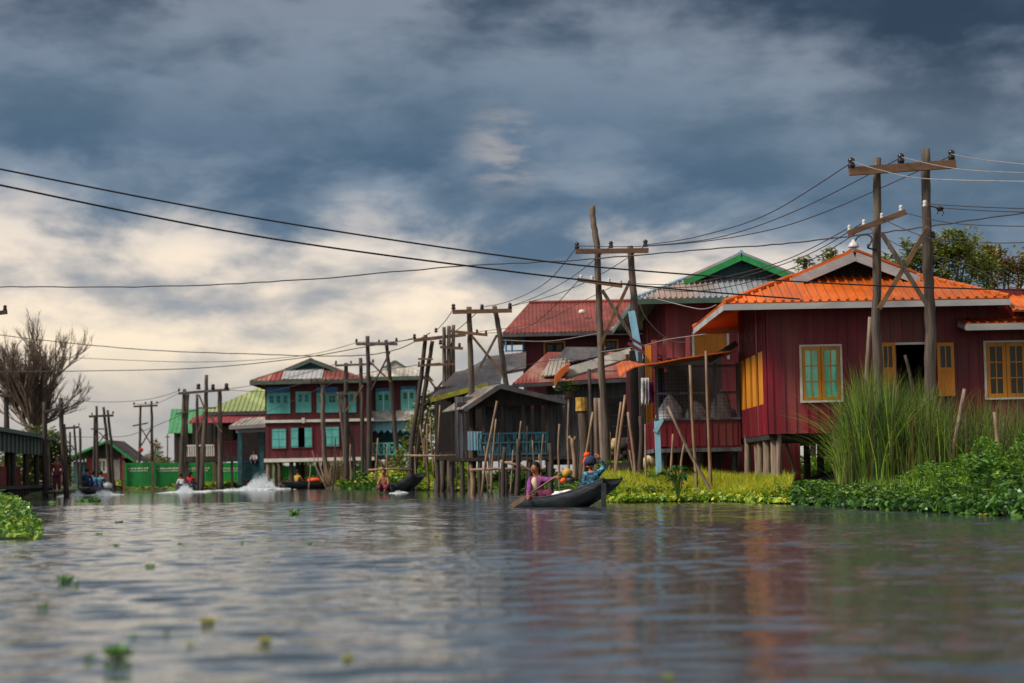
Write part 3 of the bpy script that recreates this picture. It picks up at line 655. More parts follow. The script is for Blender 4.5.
# ================================================================ HOUSE THREE, red roof
Y3 = 90.0; f3 = Fr(0, Y3)
A_ = P(503, 333, Y3-1); ez = A_.z; ex0 = A_.x; ex1 = P(660, 326, Y3-1).x
root = thing('wooden_house', 'maroon house with faded red corrugated roof standing behind the grey shacks', 'house', (P(560, 400, Y3).x, Y3+3, .4))
rz = P(560, 303, Y3+3).z; rx0 = P(529, 304, Y3+3).x
m = MB(); roofplane(m, [(ex0, Y3-1, ez), (ex1, Y3-1, ez), (ex1, Y3+3, rz), (rx0, Y3+3, rz)], .18, rh=.035)
roofplane(m, [(ex0, Y3-1, ez), (rx0, Y3+3, rz), (ex0, Y3+7, ez)], .18); roofplane(m, [(ex1, Y3+7, ez), (ex0, Y3+7, ez), (rx0, Y3+3, rz), (ex1, Y3+3, rz)], .18)
r = m.build('roof', M['red_roof'], root)
m = MB(); m.beam((ex0, Y3-1.03, ez-.1), (ex1, Y3-1.03, ez-.1), .04, .16); m.beam((ex0, Y3-1, ez-.1), (ex0, Y3+7, ez-.1), .04, .16); m.build('fascia', M['slate_roof'], r)
m = MB(); m.tube([(rx0, Y3+3, rz+.04), (ex1, Y3+3, rz+.04)], .09, 6); m.build('ridge_cap', M['red_roof'], r)
m = MB(); c = P(582, 312, Y3+.6); m.ball(c, (.16, .16, .12)); m.build('vent', M['white_trim'], r)
wx = f3.uv(524, 350)[0]; o1 = f3.rect((545, 343), (564, 359)); o2 = f3.rect((605, 341), (617, 357))
wall(f3, wx, ex1-.5, 1.6, ez+.3, [o1, o2], .3, .02).build('wall', M['maroon_dark'], root)
wall(Fr(wx, Y3+6, 0, -1), 0, 5.95, 1.6, ez+.3, [], .3, .02).build('wall', M['maroon_dark'], root)
casement(f3, o1, root, M['yellow_wood'], M['dark_wood'], M['dark_glass'], 2, 1, 2, .07, .08)
casement(f3, o2, root, M['yellow_wood'], M['dark_wood'], M['dark_glass'], 1, 2, 2, .07, .06)
m = MB(); m.box(wx+.1, ex1-.6, Y3+5.9, Y3+6, 1.6, ez+.3); m.build('back_wall', M['dark'], root)
m = MB(); fz = Fr(0, Y3-.6)
for py in (341, 351): a = fz.uv(505, py); m.tube([fz.pt(a[0], a[1]), fz.pt(fz.uv(523, py)[0], a[1])], .03)
for px in (506, 512): m.tube([P(px, 338, Y3-.6), P(px, 352, Y3-.6)], .04)
m.build('bracket', M['blue'], root)
m = MB(); roofplane(m, [P(482, 378, Y3-2), P(524, 370, Y3-2), P(524, 353, Y3), P(508, 355, Y3)], .18); m.build('lean_to_roof', M['rust_roof'], root)
m = MB(); a_ = P(523, 333, Y3-.2); b_ = P(524, 372, Y3-.2); m.beam(b_, a_, .09, .09, up=(0, 1, 0)); m.build('corner_post', M['blue'], root)
for i in range(4):
    m = MB(); xx = wx+.3+i*2.4; post(m, (xx, Y3+.2, 0), (xx, Y3+.2, 1.65), .1); m.build('stilt', M['pole_dark'], root)

# ================================================================ GREY SHACK (middle) with rusty roof
Y4 = 76.0; f4 = Fr(0, Y4)
root = thing('timber_shack', 'grey weathered board shack under a patchy rust and white roof behind the upright stakes', 'shack', (P(585, 450, Y4).x, Y4+2, .4))
g0 = f4.rect((545, 382), (612, 459)); gdoor = f4.rect((606, 398), (631, 461))
wall(f4, P(546, 400, Y4).x, P(634, 400, Y4).x, f4.uv(570, 460)[1], f4.uv(570, 379)[1]+.3, [gdoor], .2, .015, .02).build('wall', M['grey_wood'], root)
m = MB(); f4.box(m, *f4.rect((546, 459), (640, 463)), -3.5, .7); m.build('deck', M['grey_wood'], root)
m = MB(); f4.box(m, *f4.rect((548, 384), (634, 460)), -3.4, -3.3); m.build('back_wall', M['dark'], root)
zr = P(560, 357, Y4+2.6).z; ze4 = P(570, 379, Y4-.8).z
m = MB(); roofplane(m, [P(512, 384, Y4-.8), P(632, 377, Y4-.8), P(632, 352, Y4+2.4), P(548, 352, Y4+2.4)], .15, rh=.03); r = m.build('roof', M['rust_roof'], root)
m = MB(); A_ = P(541, 378.5, Y4-.75); B_ = P(560, 361, Y4+1.2)
roofplane(m, [P(541, 377.5, Y4-.5)+Vector((0, 0, .06)), P(566, 376, Y4-.5)+Vector((0, 0, .06)), P(572, 360, Y4+1.5)+Vector((0, 0, .06)), P(550, 361, Y4+1.5)+Vector((0, 0, .06))], .15); m.build('roof_sheet', M['pale_roof'], r)
m = MB(); m.beam(P(512, 386, Y4-.85), P(633, 380, Y4-.85), .05, .13); m.build('fascia', M['slate_roof'], r)
m = MB(); roofplane(m, [P(548, 366, Y4+.9), P(600, 356, Y4+.9), P(606, 347, Y4+2.6), P(566, 347, Y4+2.6)], .15); m.build('upper_roof', M['slate_roof'], root)
for px in (548, 575, 600, 632):
    m = MB(); A_ = P(px, 460, Y4+.3); post(m, (A_.x, Y4+.3, 0), (A_.x, Y4+.3, A_.z), .09); m.build('stilt', M['pole_dark'], root)
m = MB()                                                    # shelf rack with bundles seen in the doorway
for py in (403, 414, 425, 437, 449): q = f4.rect((609, py), (630, py+1.6)); f4.box(m, *q, -1.2, -.6)
for px in (612, 622): q = f4.rect((px, 400), (px+1.6, 459)); f4.box(m, *q, -1.3, -1.2)
m.build('rack', M['grey_wood'], root)
m = MB()
for i in range(26): m.ball(P(random.uniform(611, 630), random.uniform(440, 460), Y4-.6-random.random()*.3), random.uniform(.1, .2), i % 3, 8, 6, .15)
tag(m.build('firewood_heap', [M['bark'], M['sack'], M['dark_wood']], None, True), 'heap of brown bundles and logs piled at the dark doorway behind the leaning bamboo', 'log pile')
# long pale board beam + orange hood
m = MB(); roofplane(m, [P(566, 377, 60), P(634, 356, 62), P(634, 356, 62)+Vector((-.1, .35, .27)), P(566, 377, 60)+Vector((-.1, .35, .27))], 0, th=.05); m.beam(P(566, 378.5, 59.95), P(634, 357.5, 61.95), .05, .07)
tag(m.build('gable_board', M['pale_roof']), 'long pale board slanting up from the orange hood to the silver roofed house', 'board')
m = MB(); a0 = P(555, 378, 59.5); k = 8; q0 = []
for i in range(k+1):
    t = i/k; w = .33*math.sin(t*math.pi*.5+.02); q0.append((P(555+14*t, 378-15*t**.6, 59.5), w))
for i in range(k):
    (a, wa), (b, wb) = q0[i], q0[i+1]; o = Vector((0, .9, .05)); dn = Vector((0, 0, -.30*(1-.3*i/k)))
    m.hexa([a+dn*.9, b+dn, b+dn+o, a+dn*.9+o, a, b, b+o, a+o])
tag(m.build('roof_hood', M['orange_roof']), 'bright orange curved sheet hood at the low end of the pale slanting board', 'awning')

# ================================================================ DARK HUT with blue railing
Y5 = 72.0; f5 = Fr(0, Y5)
root = thing('stilt_hut', 'dark timber hut with grey gable roof and turquoise veranda railing over the water plants', 'hut', (P(515, 455, Y5).x, Y5+2, .3))
apx = P(500, 384, Y5-.6); el = P(464, 408, Y5-.6); er = P(566, 400, Y5-.6); bk = Vector((-.9, 3.4, 0))
m = MB(); roofplane(m, [el, apx, apx+bk, el+bk], .2, rh=.02, eave=bk); r = m.build('roof', M['pale_roof'], root)
m = MB(); roofplane(m, [apx+Vector((.02, 0, 0)), er, er+bk, apx+bk+Vector((.02, 0, 0))], .16, eave=bk); m.build('roof', M['slate_roof'], root)
m = MB(); dz = Vector((0, -.05, -.08)); m.beam(el+dz, apx+dz, .05, .16); m.beam(apx+dz+Vector((0, .004, 0)), er+dz, .05, .16); m.build('bargeboard', M['slate_roof'], root)
x0_, x1_ = P(463, 430, Y5).x, P(560, 430, Y5).x; zf = f5.uv(510, 457)[1]; zt5 = f5.uv(500, 405)[1]
bfr = Fr(0, Y5+.6)
wall(bfr, x0_-.3, x1_+.2, zf, zt5+.35, [bfr.rect((531, 404), (535, 458)), bfr.rect((541, 404), (546, 458)), bfr.rect((462, 404), (486, 458))], .2, .015, .02).build('wall', M['grey_wood'], root)
m = MB(); f5.box(m, x0_-.2, x1_+.3, zt5-.05, zt5+.12, -.1, 0); gz = zt5+.12
for i in range(26):
    xx = x0_-.1+(x1_-x0_+.2)*i/26; t = (xx-el.x)/(apx.x-el.x) if xx < apx.x else (er.x-xx)/(er.x-apx.x)
    zz = el.z+(apx.z-el.z)*max(0, t) if xx < apx.x else er.z+(apx.z-er.z)*max(0, t)
    if zz-.1 > gz: m.box(xx, xx+.13, Y5-.03, Y5+.01, gz-.1, zz-.1)
m.build('gable_wall', M['dark_wood'], root)
m = MB(); f5.box(m, x0_-.5, x1_+.4, zf-.12, zf, -4, .15); m.build('deck', M['dark_wood'], root)
m = MB(); m.box(x0_-.3, x1_, Y5+4, Y5+4.1, zf, zt5); m.build('back_wall', M['dark'], root)
for px in (466, 484, 503, 524, 548):
    m = MB(); A_ = P(px, 457, Y5); m.beam((A_.x, Y5-.02, zf), (A_.x, Y5-.02, zt5), .1, .1, up=(0, 1, 0)); m.build('porch_post', M['pole_dark'], root)
for px in (462, 480, 505, 530, 549):
    m = MB(); A_ = P(px, 457, Y5-.05); post(m, (A_.x, Y5-.05, -.2), (A_.x, Y5-.05, zf-.1), .09); m.build('stilt', M['pole_dark'], root)
m = MB(); r0, r1 = f5.uv(478, 434), f5.uv(547, 434); 
for zz in (r0[1], r0[1]-.33, zf+.1): f5.box(m, r0[0], r1[0], zz-.03, zz+.03, .06, .11)
k = 34
for i in range(k+1):
    u = r0[0]+(r1[0]-r0[0])*i/k; m.beam(f5.pt(u, zf+.1, .085), f5.pt(u+.09*math.sin(i*2.3), r0[1], .085), .035, .03, up=(0, 1, 0))
m.build('railing', M['railing_blue'], root)
m = MB()
for i, px in enumerate(range(455, 480, 3)):
    q = f5.rect((px, 431), (px+2.4, 450)); f5.box(m, *q, -.7, -.66)
m.build('slat_screen', M['ltblue'], root)
# ---- hut behind with mossy eave
Y6 = 82.0
root = thing('timber_shack', 'dark shack with mossy yellow green eave between the leaning poles and the railed hut', 'shack', (P(462, 450, Y6).x, Y6+2, .3))
m = MB(); roofplane(m, [P(431, 398, Y6-1), P(500, 383, Y6-1), P(505, 362, Y6+2.5), P(455, 372, Y6+2.5)], .18); r = m.build('roof', M['slate_roof'], root)
m = MB(); m.beam(P(430, 400, Y6-1.05), P(488, 385, Y6-1.05), .08, .2); m.build('mossy_eave', M['thatch'], r)
m = MB(); roofplane(m, [P(448, 380, Y6+3), P(526, 368, Y6+3), P(526, 352, Y6+6), P(490, 356, Y6+6)], .18); m.build('upper_roof', M['slate_roof'], root)
f6 = Fr(0, Y6); a = f6.rect((434, 392), (520, 455)); wall(f6, a[0], a[1], a[2], f6.uv(470, 386)[1], [f6.rect((437, 402), (452, 452))], .2, .015).build('wall', M['dark_wood'], root)
m = MB(); f6.box(m, a[0], a[1], a[2], f6.uv(470, 390)[1], -3.1, -3); m.build('back_wall', M['dark'], root)
m = MB(); f6.box(m, a[0], a[1], a[2]-.15, a[2], -3, .2); m.build('deck', M['dark_wood'], root)
for px in (437, 452, 470, 490):
    m = MB(); A_ = P(px, 457, Y6); post(m, (A_.x, Y6, 0), (A_.x, Y6, a[2]), .1); m.build('stilt', M['pole_dark'], root)
# ================================================================ TEAL SHUTTERED TWO-STOREY HOUSE
Y7 = 132.0; f7 = Fr(0, Y7)
A_ = P(250, 381, Y7-1); ezl = A_.z; xa = A_.x; xb = P(366, 378, Y7-1).x
root = thing('two_storey_house', 'two storey maroon house on stilts with turquoise shutters and patchy hipped roof', 'house', (P(330, 480, Y7).x, Y7+3, .3))
hipgable(root, xa, xb, Y7-1, Y7+8, ezl, (P(313, 358, Y7).z-ezl)/((xb-xa)/2), 2.1, M['rust_roof'], M['darkgreen_trim'], M['darkgreen_trim'], M['teal_dark'], rib=.3, fh=.22, bh=.2, capm=M['pale_roof'])
m = MB(); q = [P(283, 377, Y7-.95), P(322, 376, Y7-.95), P(322, 367, Y7+.6), P(283, 368, Y7+.6)]; 
xl0, xl1 = P(283, 377, Y7).x, P(323, 377, Y7).x; pp = (P(313, 358, Y7).z-ezl)/((xb-xa)/2)
roofplane(m, [(xl0, Y7-.95, ezl+.09), (xl1, Y7-.95, ezl+.09), (xl1, Y7+1, ezl+.09+pp*1.95), (xl0, Y7+1, ezl+.09+pp*1.95)], .3); m.build('roof_sheet', M['grey_trim'], root)
wl = f7.uv(265, 400)[0]; wr = f7.uv(372, 400)[0]; zf7 = f7.uv(300, 458)[1]; zm = f7.uv(300, 421)[1]
up = [f7.rect(*q) for q in (((268, 389), (289, 412)), ((297, 393), (310, 411)), ((318, 389), (337, 411)), ((342, 393), (355, 411)))]
lo = [f7.rect(*q) for q in (((272, 429), (286, 448)), ((291, 428), (312, 447)), ((325, 427), (339, 446)))]
wall(f7, wl, wr, zm, ezl+.2, up, .5, .02, .03).build('wall', M['maroon_dark'], root)
wall(f7, wl, wr, zf7, zm-.005, lo, .5, .02, .03).build('wall', M['maroon_dark'], root)
wall(Fr(wl, Y7+7.5, 0, -1), 0, 7.4, zf7, ezl+.2, [], .5, .02).build('wall', M['maroon_dark'], root)
m = MB(); f7.box(m, wl-.1, wr+.1, zm-.09, zm+.09, 0, .14); m.build('floor_band', M['white_trim'], root)
m = MB(); f7.box(m, wl-.1, wr+.1, zf7-.24, zf7-.01, -7, .14); m.build('floor_band', M['white_trim'], root)
m = MB(); m.box(wl+.1, wr, Y7+7.4, Y7+7.5, zf7, ezl); m.build('back_wall', M['dark'], root)
for i, (u0, u1, z0, z1) in enumerate(up):
    n = 3 if i == 0 else 2; th_ = z1-(.36 if i in (0, 2) else 0)
    w = casement(f7, (u0, u1, z0, th_), root, M['teal'], M['teal'], M['teal_dark'], n, 2, 2, .09, .1, panel=.42, label=('wide window with three turquoise leaves under a blue fanlight', None, None, None)[i])
    if i in (0, 2):
        m = MB(); f7.box(m, u0-.09, u1+.09, z1-.04, z1+.12, -.05, .08); f7.box(m, u0, u1, th_+.1, z1-.04, -.04, -.01)
        for k in range(n+1): u = u0+(u1-u0)*k/n; f7.box(m, u-.04, u+.04, th_+.1, z1-.04, -.04, .07)
        m.build('fanlight', M['blue'], w)
for i, (u0, u1, z0, z1) in enumerate(lo):
    t_ = MB()
    for q in ((u0-.06, u1+.06, z1, z1+.07), (u0-.06, u1+.06, z0-.07, z0), (u0-.06, u0, z0, z1), (u1, u1+.06, z0, z1)): f7.box(t_, *q, -.05, .06)
    w = t_.build('window', M['maroon_dark'], root)
    gaps = ((u0, (u0+u1)/2-.01), ((u0+u1)/2+.01, u1)) if i != 1 else ((u0, u0+(u1-u0)*.34), (u1-(u1-u0)*.34, u1))
    for a, b in gaps:
        m = MB(); f7.box(m, a, b, z0, z1, -.0, .05)
        for z in (.1, .5, .9): zz = z0+(z1-z0)*z; f7.box(m, a, b, zz-.03, zz+.03, .05, .07)
        m.build('shutter', M['teal'], w)
m = MB(); f7.box(m, *f7.rect((302, 418), (305, 423)), .14, .2); m.build('meter_box', M['white_trim'], root)
for yy in (Y7+.3, Y7+4, Y7+7):
    for px in (268, 291, 318, 345, 368):
        m = MB(); xx = P(px, 470, Y7).x; post(m, (xx, yy, 0), (xx, yy, zf7-.24), .17, .02); m.build('stilt', M['pole_dark'] if px > 270 else M['post'], root)
# right wing, set back, with awning, curtained veranda, railing and stair
f8 = Fr(0, Y7+2.5); za = f8.uv(395, 377)[1]; u0, u1 = f8.uv(366, 400)[0], f8.uv(419, 400)[0]
hr = MB(); xc0, xc1 = P(361, 377, Y7+1.5).x, P(429, 376, Y7+1.5).x; xm = P(394, 362, Y7+3).x
roofplane(hr, [(xc0, Y7+1.5, za), (xc1, Y7+1.5, za), (xc1-1.4, Y7+3.2, za+.75), (xc0+1.4, Y7+3.2, za+.75)], .3)
roofplane(hr, [(xc0, Y7+1.5, za), (xc0+1.4, Y7+3.2, za+.75), (xc0+1.4, Y7+8, za+.75), (xc0, Y7+9.5, za)], .3)
roofplane(hr, [(xc1, Y7+1.5, za), (xc1, Y7+9.5, za), (xc1-1.4, Y7+8, za+.75), (xc1-1.4, Y7+3.2, za+.75)], .3)
r8 = hr.build('roof', M['pale_roof'], root)
m = MB(); ax = P(379, 371, Y7+3); bx = P(411, 371, Y7+3); cx = P(395, 361, Y7+3); dz = Vector((0, 0, -.1))
m.beam(ax, cx, .1, .16); m.beam(cx+Vector((0, .005, 0)), bx, .1, .16); m.build('bargeboard', M['darkgreen_trim'], r8)
m = MB(); o = Vector((0, 5, 0)); m.hexa([ax-o*0, bx, bx+o, ax+o, cx-Vector((.05, 0, 0)), cx+Vector((.05, 0, 0)), cx+o+Vector((.05, 0, 0)), cx+o-Vector((.05, 0, 0))]); m.build('gable_roof', M['pale_roof'], r8)
m = MB(); m.beam((xc0, Y7+1.46, za-.14), (xc1, Y7+1.46, za-.14), .05, .24); m.build('fascia', M['darkgreen_trim'], r8)
ub = [f8.rect(*q) for q in (((377, 389), (390, 410)), ((402, 387), (415, 409)))]; zaw = f8.uv(390, 414)[1]
wall(f8, u0, u1, zaw-.1, za+.2, ub, .5, .02, .03).build('wall', M['maroon_dark'], root)
for a in ub:
    w = casement(f8, (a[0], a[1], a[2], a[3]-.3), root, M['teal'], M['teal'], M['teal_dark'], 2, 1, 2, .09, .1, panel=.5)
    m = MB(); f8.box(m, a[0]-.09, a[1]+.09, a[3]-.2, a[3]+.05, -.03, .07); m.build('fanlight', M['blue'], w)
m = MB(); roofplane(m, [P(373, 421, Y7+.2), P(413, 420, Y7+.2), P(415, 410, Y7+2.5), P(371, 411, Y7+2.5)], .3); m.build('awning', M['pale_roof'], root)
f9 = Fr(0, Y7+.6); m = MB(); c0, c1, b0, b1 = f9.rect((373, 421), (413, 431)); n = 40
for i in range(n):
    a = c0+(c1-c0)*i/n; f9.box(m, a, a+(c1-c0)/n*.8, b0+(.25 if 18 < i < 22 else 0)+.1*math.sin(i), b1, .02*math.sin(i*2.2), .05+.02*math.sin(i*2.2))
m.build('valance', M['ltblue'], root)
m = MB(); f8.box(m, u0, u1, f8.uv(395, 457)[1], zaw, -.1, 0); m.build('back_wall', M['teal_dark'], root)
fl = f9.uv(395, 456)[1]; m = MB(); f9.box(m, *f9.rect((371, 455.5), (416, 458.5)), -2, .3); m.build('deck', M['dark_wood'], root)
m = MB(); c0, c1, b0, b1 = f9.rect((373, 443), (395, 455))
for z in (b0+.05, b1-.04): f9.box(m, c0, c1, z-.05, z+.05, .1, .17)
for i in range(5): u = c0+(c1-c0)*i/4; f9.box(m, u-.04, u+.04, b0, b1, .1, .18)
for i in range(4):
    a = c0+(c1-c0)*i/4; b = c0+(c1-c0)*(i+1)/4; m.beam(f9.pt(a, b0+.05, .13), f9.pt(b, b1-.05, .13), .04, .05, up=(0, 1, 0)); m.beam(f9.pt(a, b1-.05, .145), f9.pt(b, b0+.05, .145), .04, .05, up=(0, 1, 0))
m.build('railing', M['teal'], root)
m = MB()
for k in (0, .5): m.beam(P(397, 443, Y7+.3)-Vector((0, 0, k)), P(413, 458, Y7-.8)-Vector((0, 0, k)), .06, .1)
for i in range(7): m.beam(P(397+2.6*i, 443+2.4*i, Y7+.3), P(397+2.6*i, 455+1.4*i, Y7+.3), .05, .05, up=(0, 1, 0))
m.build('stair_rail', M['teal'], root)
for px in (376, 397, 414):
    m = MB(); A_ = P(px, 458, Y7+.9); m.beam((A_.x, A_.y, 0), (A_.x, A_.y, A_.z), .2, .2, up=(0, 1, 0)); m.beam((A_.x, A_.y, A_.z), (A_.x, A_.y, zaw-.3), .12, .12, up=(0, 1, 0)); m.build('stilt', M['pole_dark'], root)

# ================================================================ LIME ROOF HOUSE
Y9 = 142.0; g9 = Fr(0, Y9)
root = thing('balcony_house', 'dark timber house with lime green metal roof and maroon balcony, left of the turquoise shutters', 'house', (P(225, 480, Y9).x, Y9+3, .3))
e0 = P(203, 412, Y9-1); e1 = P(300, 411, Y9-1); rz = P(262, 387, Y9+3.5)
m = MB(); roofplane(m, [e0, Vector((e1.x, e1.y, e0.z)), Vector((rz.x+3, rz.y, rz.z)), Vector((rz.x-.1, rz.y, rz.z))], .32, rh=.05); 
roofplane(m, [e0, (rz.x-.1, rz.y, rz.z), (e0.x, Y9+8, e0.z)], .32); roofplane(m, [(e1.x, Y9+8, e0.z), (e0.x, Y9+8, e0.z), (rz.x-.1, rz.y, rz.z), (rz.x+3, rz.y, rz.z)], .32)
r = m.build('roof', M['lime_roof'], root)
m = MB(); m.beam((e0.x, Y9-1.04, e0.z-.14), (e1.x, Y9-1.04, e0.z-.14), .05, .26); m.build('fascia', M['slate_roof'], r)
m = MB(); roofplane(m, [P(188, 423, Y9-2.4), P(268, 422, Y9-2.4), P(268, 414, Y9-.6), P(196, 415, Y9-.6)], .3); m.build('lower_roof', M['maroon_old'], root)
zb9 = g9.uv(220, 459)[1]; q = g9.rect((192, 418), (266, 459)); 
wall(g9, q[0], q[1], zb9, q[3], [g9.rect(*w) for w in (((197, 426), (203, 458)), ((222, 427), (232, 440)), ((243, 425), (262, 459)))], .4, .02).build('wall', M['dark_wood'], root)
m = MB(); g9.box(m, q[0], q[1], zb9, q[3], -3.1, -3); m.build('back_wall', M['dark'], root)
m = MB(); g9.box(m, *g9.rect((184, 457), (246, 461)), -3, 1.8); m.build('deck', M['dark_wood'], root)
gb = Fr(0, Y9-1.7)
for nm, a, b, key in (('white_railing', (184, 445), (214, 458), 'white_trim'), ('balustrade', (215, 441), (246, 458), 'maroon_dark')):
    c0, c1, b0, b1 = gb.rect(a, b); m = MB(); n = 13
    for z in (b0+.06, b1-.06): gb.box(m, c0, c1, z-.06, z+.06, 0, .08)
    for i in range(n+1):
        u = c0+(c1-c0)*i/n
        if nm == 'white_railing' and i in (6, 7): continue
        gb.box(m, u-.05, u+.05, b0, b1, .01, .06)
    m.build(nm, M[key], root)
for px in (187, 200, 217, 232, 246):
    m = MB(); A_ = P(px, 459, Y9-1.6); m.beam((A_.x, A_.y, 0), (A_.x, A_.y, P(px, 424, Y9-1.6).z), .16, .16, up=(0, 1, 0)); m.build('porch_post', M['pole_dark'], root)
m = MB()
for px in (219, 223, 227): m.beam(P(px, 440, Y9-1.2), P(px, 428, Y9-1.2), .25, .04, up=(0, 1, 0))
m.build('window_slats', M['arm'], root)
# annex with the teal doorway
YA = 137.5; ga = Fr(0, YA)
root = thing('doorway_annex', 'small annex with pale green roof and dark teal framed doorway behind the spray', 'annex', (P(252, 480, YA).x, YA+1.5, .2))
m = MB(); roofplane(m, [P(229, 426, YA-.8), P(266, 424, YA-.8), P(266, 417, YA+1.5), P(243, 418, YA+1.5)], .3); r = m.build('roof', M['pale_roof'], root)
m = MB(); m.beam(P(229, 428, YA-.85), P(266, 426, YA-.85), .06, .2); m.beam(P(236, 431, YA-.3), P(266, 430, YA-.3), .06, .26); m.build('fascia', M['grey_trim'], r)
for px in (240, 262): m = MB(); m.beam(P(px, 485, YA), P(px, 432, YA), .3, .2, up=(0, 1, 0)); m.build('post', M['teal_dark'], root)
m = MB(); ga.box(m, *ga.rect((238, 432), (266, 486)), -2, -1.9); m.build('back_wall', M['dark'], root)
m = MB(); ga.box(m, *ga.rect((243, 461), (262, 480)), -.4, -.3)
for k in range(5): z = ga.uv(250, 463+3.4*k)[1]; ga.box(m, ga.uv(243, 463)[0], ga.uv(262, 463)[0], z-.04, z+.04, -.3, -.27)
m.build('lower_panel', M['teal_dark'], root)
# green roofed shed behind
YB = 160.0; gb = Fr(0, YB)
root = thing('green_roofed_shed', 'low shed with steep bright green roof behind the crossarm poles', 'shed', (P(185, 480, YB).x, YB+2, .3))
m = MB(); roofplane(m, [P(168, 433, YB-1), P(203, 433, YB-1), P(206, 409, YB+2.5), P(171, 409, YB+2.5)], .35); m.build('roof', M['green_roof'], root)
gq = gb.rect((174, 430), (204, 484)); wall(gb, *gq, [gb.rect((180, 440), (186, 456))], .4, .02).build('wall', M['dark_wood'], root)
m = MB(); gb.box(m, gq[0], gq[1], gq[2], gq[3], -3.1, -3); m.build('back_wall', M['dark'], root)
# ---- green boards with posts: the site fence
YF = 150.0; gf = Fr(0, YF)
root = thing('site_fence', 'bright green board fence with faint white lettering along the far canal bank', 'fence', (P(190, 486, YF).x, YF, .2))
pxs = [124, 153, 184, 214, 246, 276, 306, 336, 366]
for i, (a, b) in enumerate(zip(pxs, pxs[1:])):
    c0, c1, b0, b1 = gf.rect((a+1, 463 if i < 5 else 466), (b-1, 486)); m = MB(); gf.box(m, c0, c1, b0, b1, -.03, 0)
    for k in range(1, 12): u = c0+(c1-c0)*k/12; gf.box(m, u-.03, u+.03, b0, b1, 0, .03)
    pn = m.build('board_panel', M['green_board'], root)
    if i < 4:                        # illegible white lettering: short strokes in two rows
        m = MB()
        for row, (py, h_) in enumerate(((468.3, .13), (470.8, .08))):
            z = gf.uv((a+b)/2, py)[1]; u = c0+(.35 if row else .25); e = c1-(.35 if row else .25)
            while u < e:
                w_ = random.uniform(.05, .12); gf.box(m, u, min(u+w_, e), z-h_/2, z+h_/2*random.uniform(.3, 1), .032, .04); u += w_+random.uniform(.03, .1)
        m.build('lettering', M['white_trim'], pn)
for px in pxs:
    m = MB(); A_ = P(px, 486, YF-.2); m.beam((A_.x, A_.y, 0), (A_.x, A_.y, P(px, 461, YF-.2).z), .16, .14, up=(0, 1, 0)); m.build('fence_post', M['arm'], root)
# ================================================================ SMALL FAR HOUSE
YC = 185.0; gc = Fr(0, YC)
root = thing('small_house', 'small dark red house with green edged gable roof far down the canal', 'house', (P(105, 480, YC).x, YC+3, .3))
el, apx, er = P(64, 459, YC-.8), P(107, 440, YC-.8), P(134, 460, YC-.8); bk = Vector((0, 8, 0))
m = MB(); roofplane(m, [el, apx, apx+bk, el+bk], .4, eave=(0, 1, 0)); roofplane(m, [apx+Vector((.03, 0, 0)), er, er+bk, apx+bk+Vector((.03, 0, 0))], .4, eave=(0, 1, 0)); r = m.build('roof', M['slate_roof'], root)
m = MB(); dz = Vector((0, -.06, -.1)); m.beam(el+dz, apx+dz, .06, .2); m.beam(apx+dz+Vector((0, .004, 0)), er+dz, .06, .2); m.build('bargeboard', M['green_trim'], r)
q = gc.rect((86, 458), (124, 482)); wn = [gc.rect((98, 460), (106, 472)), gc.rect((113, 460), (119, 480))]
wall(gc, *q, wn, .4, .02).build('wall', M['maroon_old'], root)
m = MB(); k = 14
for i in range(k):
    px = 88+(122-88)*(i+.5)/k; t = (px-64)/43 if px < 107 else (134-px)/27; m.box(P(px-1.2, 450, YC).x, P(px+1.2, 450, YC).x, YC-.05, YC, q[3], P(px, 459-18*t, YC).z)
m.build('gable_wall', M['dark_wood'], root)
casement(gc, wn[0], root, M['white_trim'], M['white_trim'], M['dark_glass'], 2, 1, 3, .1, .1)
m = MB(); a = wn[1]; gc.box(m, a[0], a[1], a[2], a[3], -.05, 0); gc.box(m, a[0]-.1, a[0], a[2], a[3]+.1, -.03, .06); gc.box(m, a[1], a[1]+.1, a[2], a[3]+.1, -.03, .06); m.build('door', M['pale_roof'], root)
m = MB(); gc.box(m, q[0]+.1, q[1]-.1, q[2], q[3], -5, -4.9); m.build('back_wall', M['dark'], root)
m = MB(); gc.box(m, *gc.rect((70, 462), (84, 484)), -1.5, -1.4)
for px in (70, 77, 84): m.beam(P(px, 485, YC-.3), P(px, 458, YC-.3), .18, .18, up=(0, 1, 0))
m.build('lean_to', M['teal_dark'], root)
m = MB(); gc.box(m, *gc.rect((80, 481), (126, 483.5)), -3, .8)
for px in range(82, 126, 8): m.beam(P(px, 488, YC-.6), P(px, 482, YC-.6), .2, .2, up=(0, 1, 0))
m.build('deck', M['dark_wood'], root)
# ================================================================ LEFT HUT (green edged open shed)
p0 = P(-40, 420, 70); a = P(0, 428, 85); b = P(56, 439, 106); dv = (b-a); a = a-dv*.35; ezh = a.z*.5+b.z*.5
root = thing('boat_shed', 'open dark boat shed with green edged striped eave at the left canal edge', 'shed', (a.x, 95, .2))
a = Vector((a.x, a.y, ezh)); b = Vector((b.x, b.y, ezh)); o = Vector((-4.5, 0, .35))
m = MB(); roofplane(m, [a, b, b+o, a+o], .35, eave=dv); r = m.build('roof', M['darkgreen_trim'], root)
m = MB(); m.beam(a+Vector((.03, 0, -.03)), b+Vector((.03, 0, -.03)), .05, .18); m.build('eave_board', M['darkgreen_trim'], r)
sf = Fr(b.x, b.y, -dv.x, -dv.y); Ls = (b-a).length; vm = MB()
if sf.n.x < 0: sf.n = -sf.n
n = 20
for i in range(n): u = .8+(Ls-.8)*i/n; sf.box(vm, u, u+(Ls-.8)/n*.5, ezh-.95, ezh-.12, -.272, -.262)
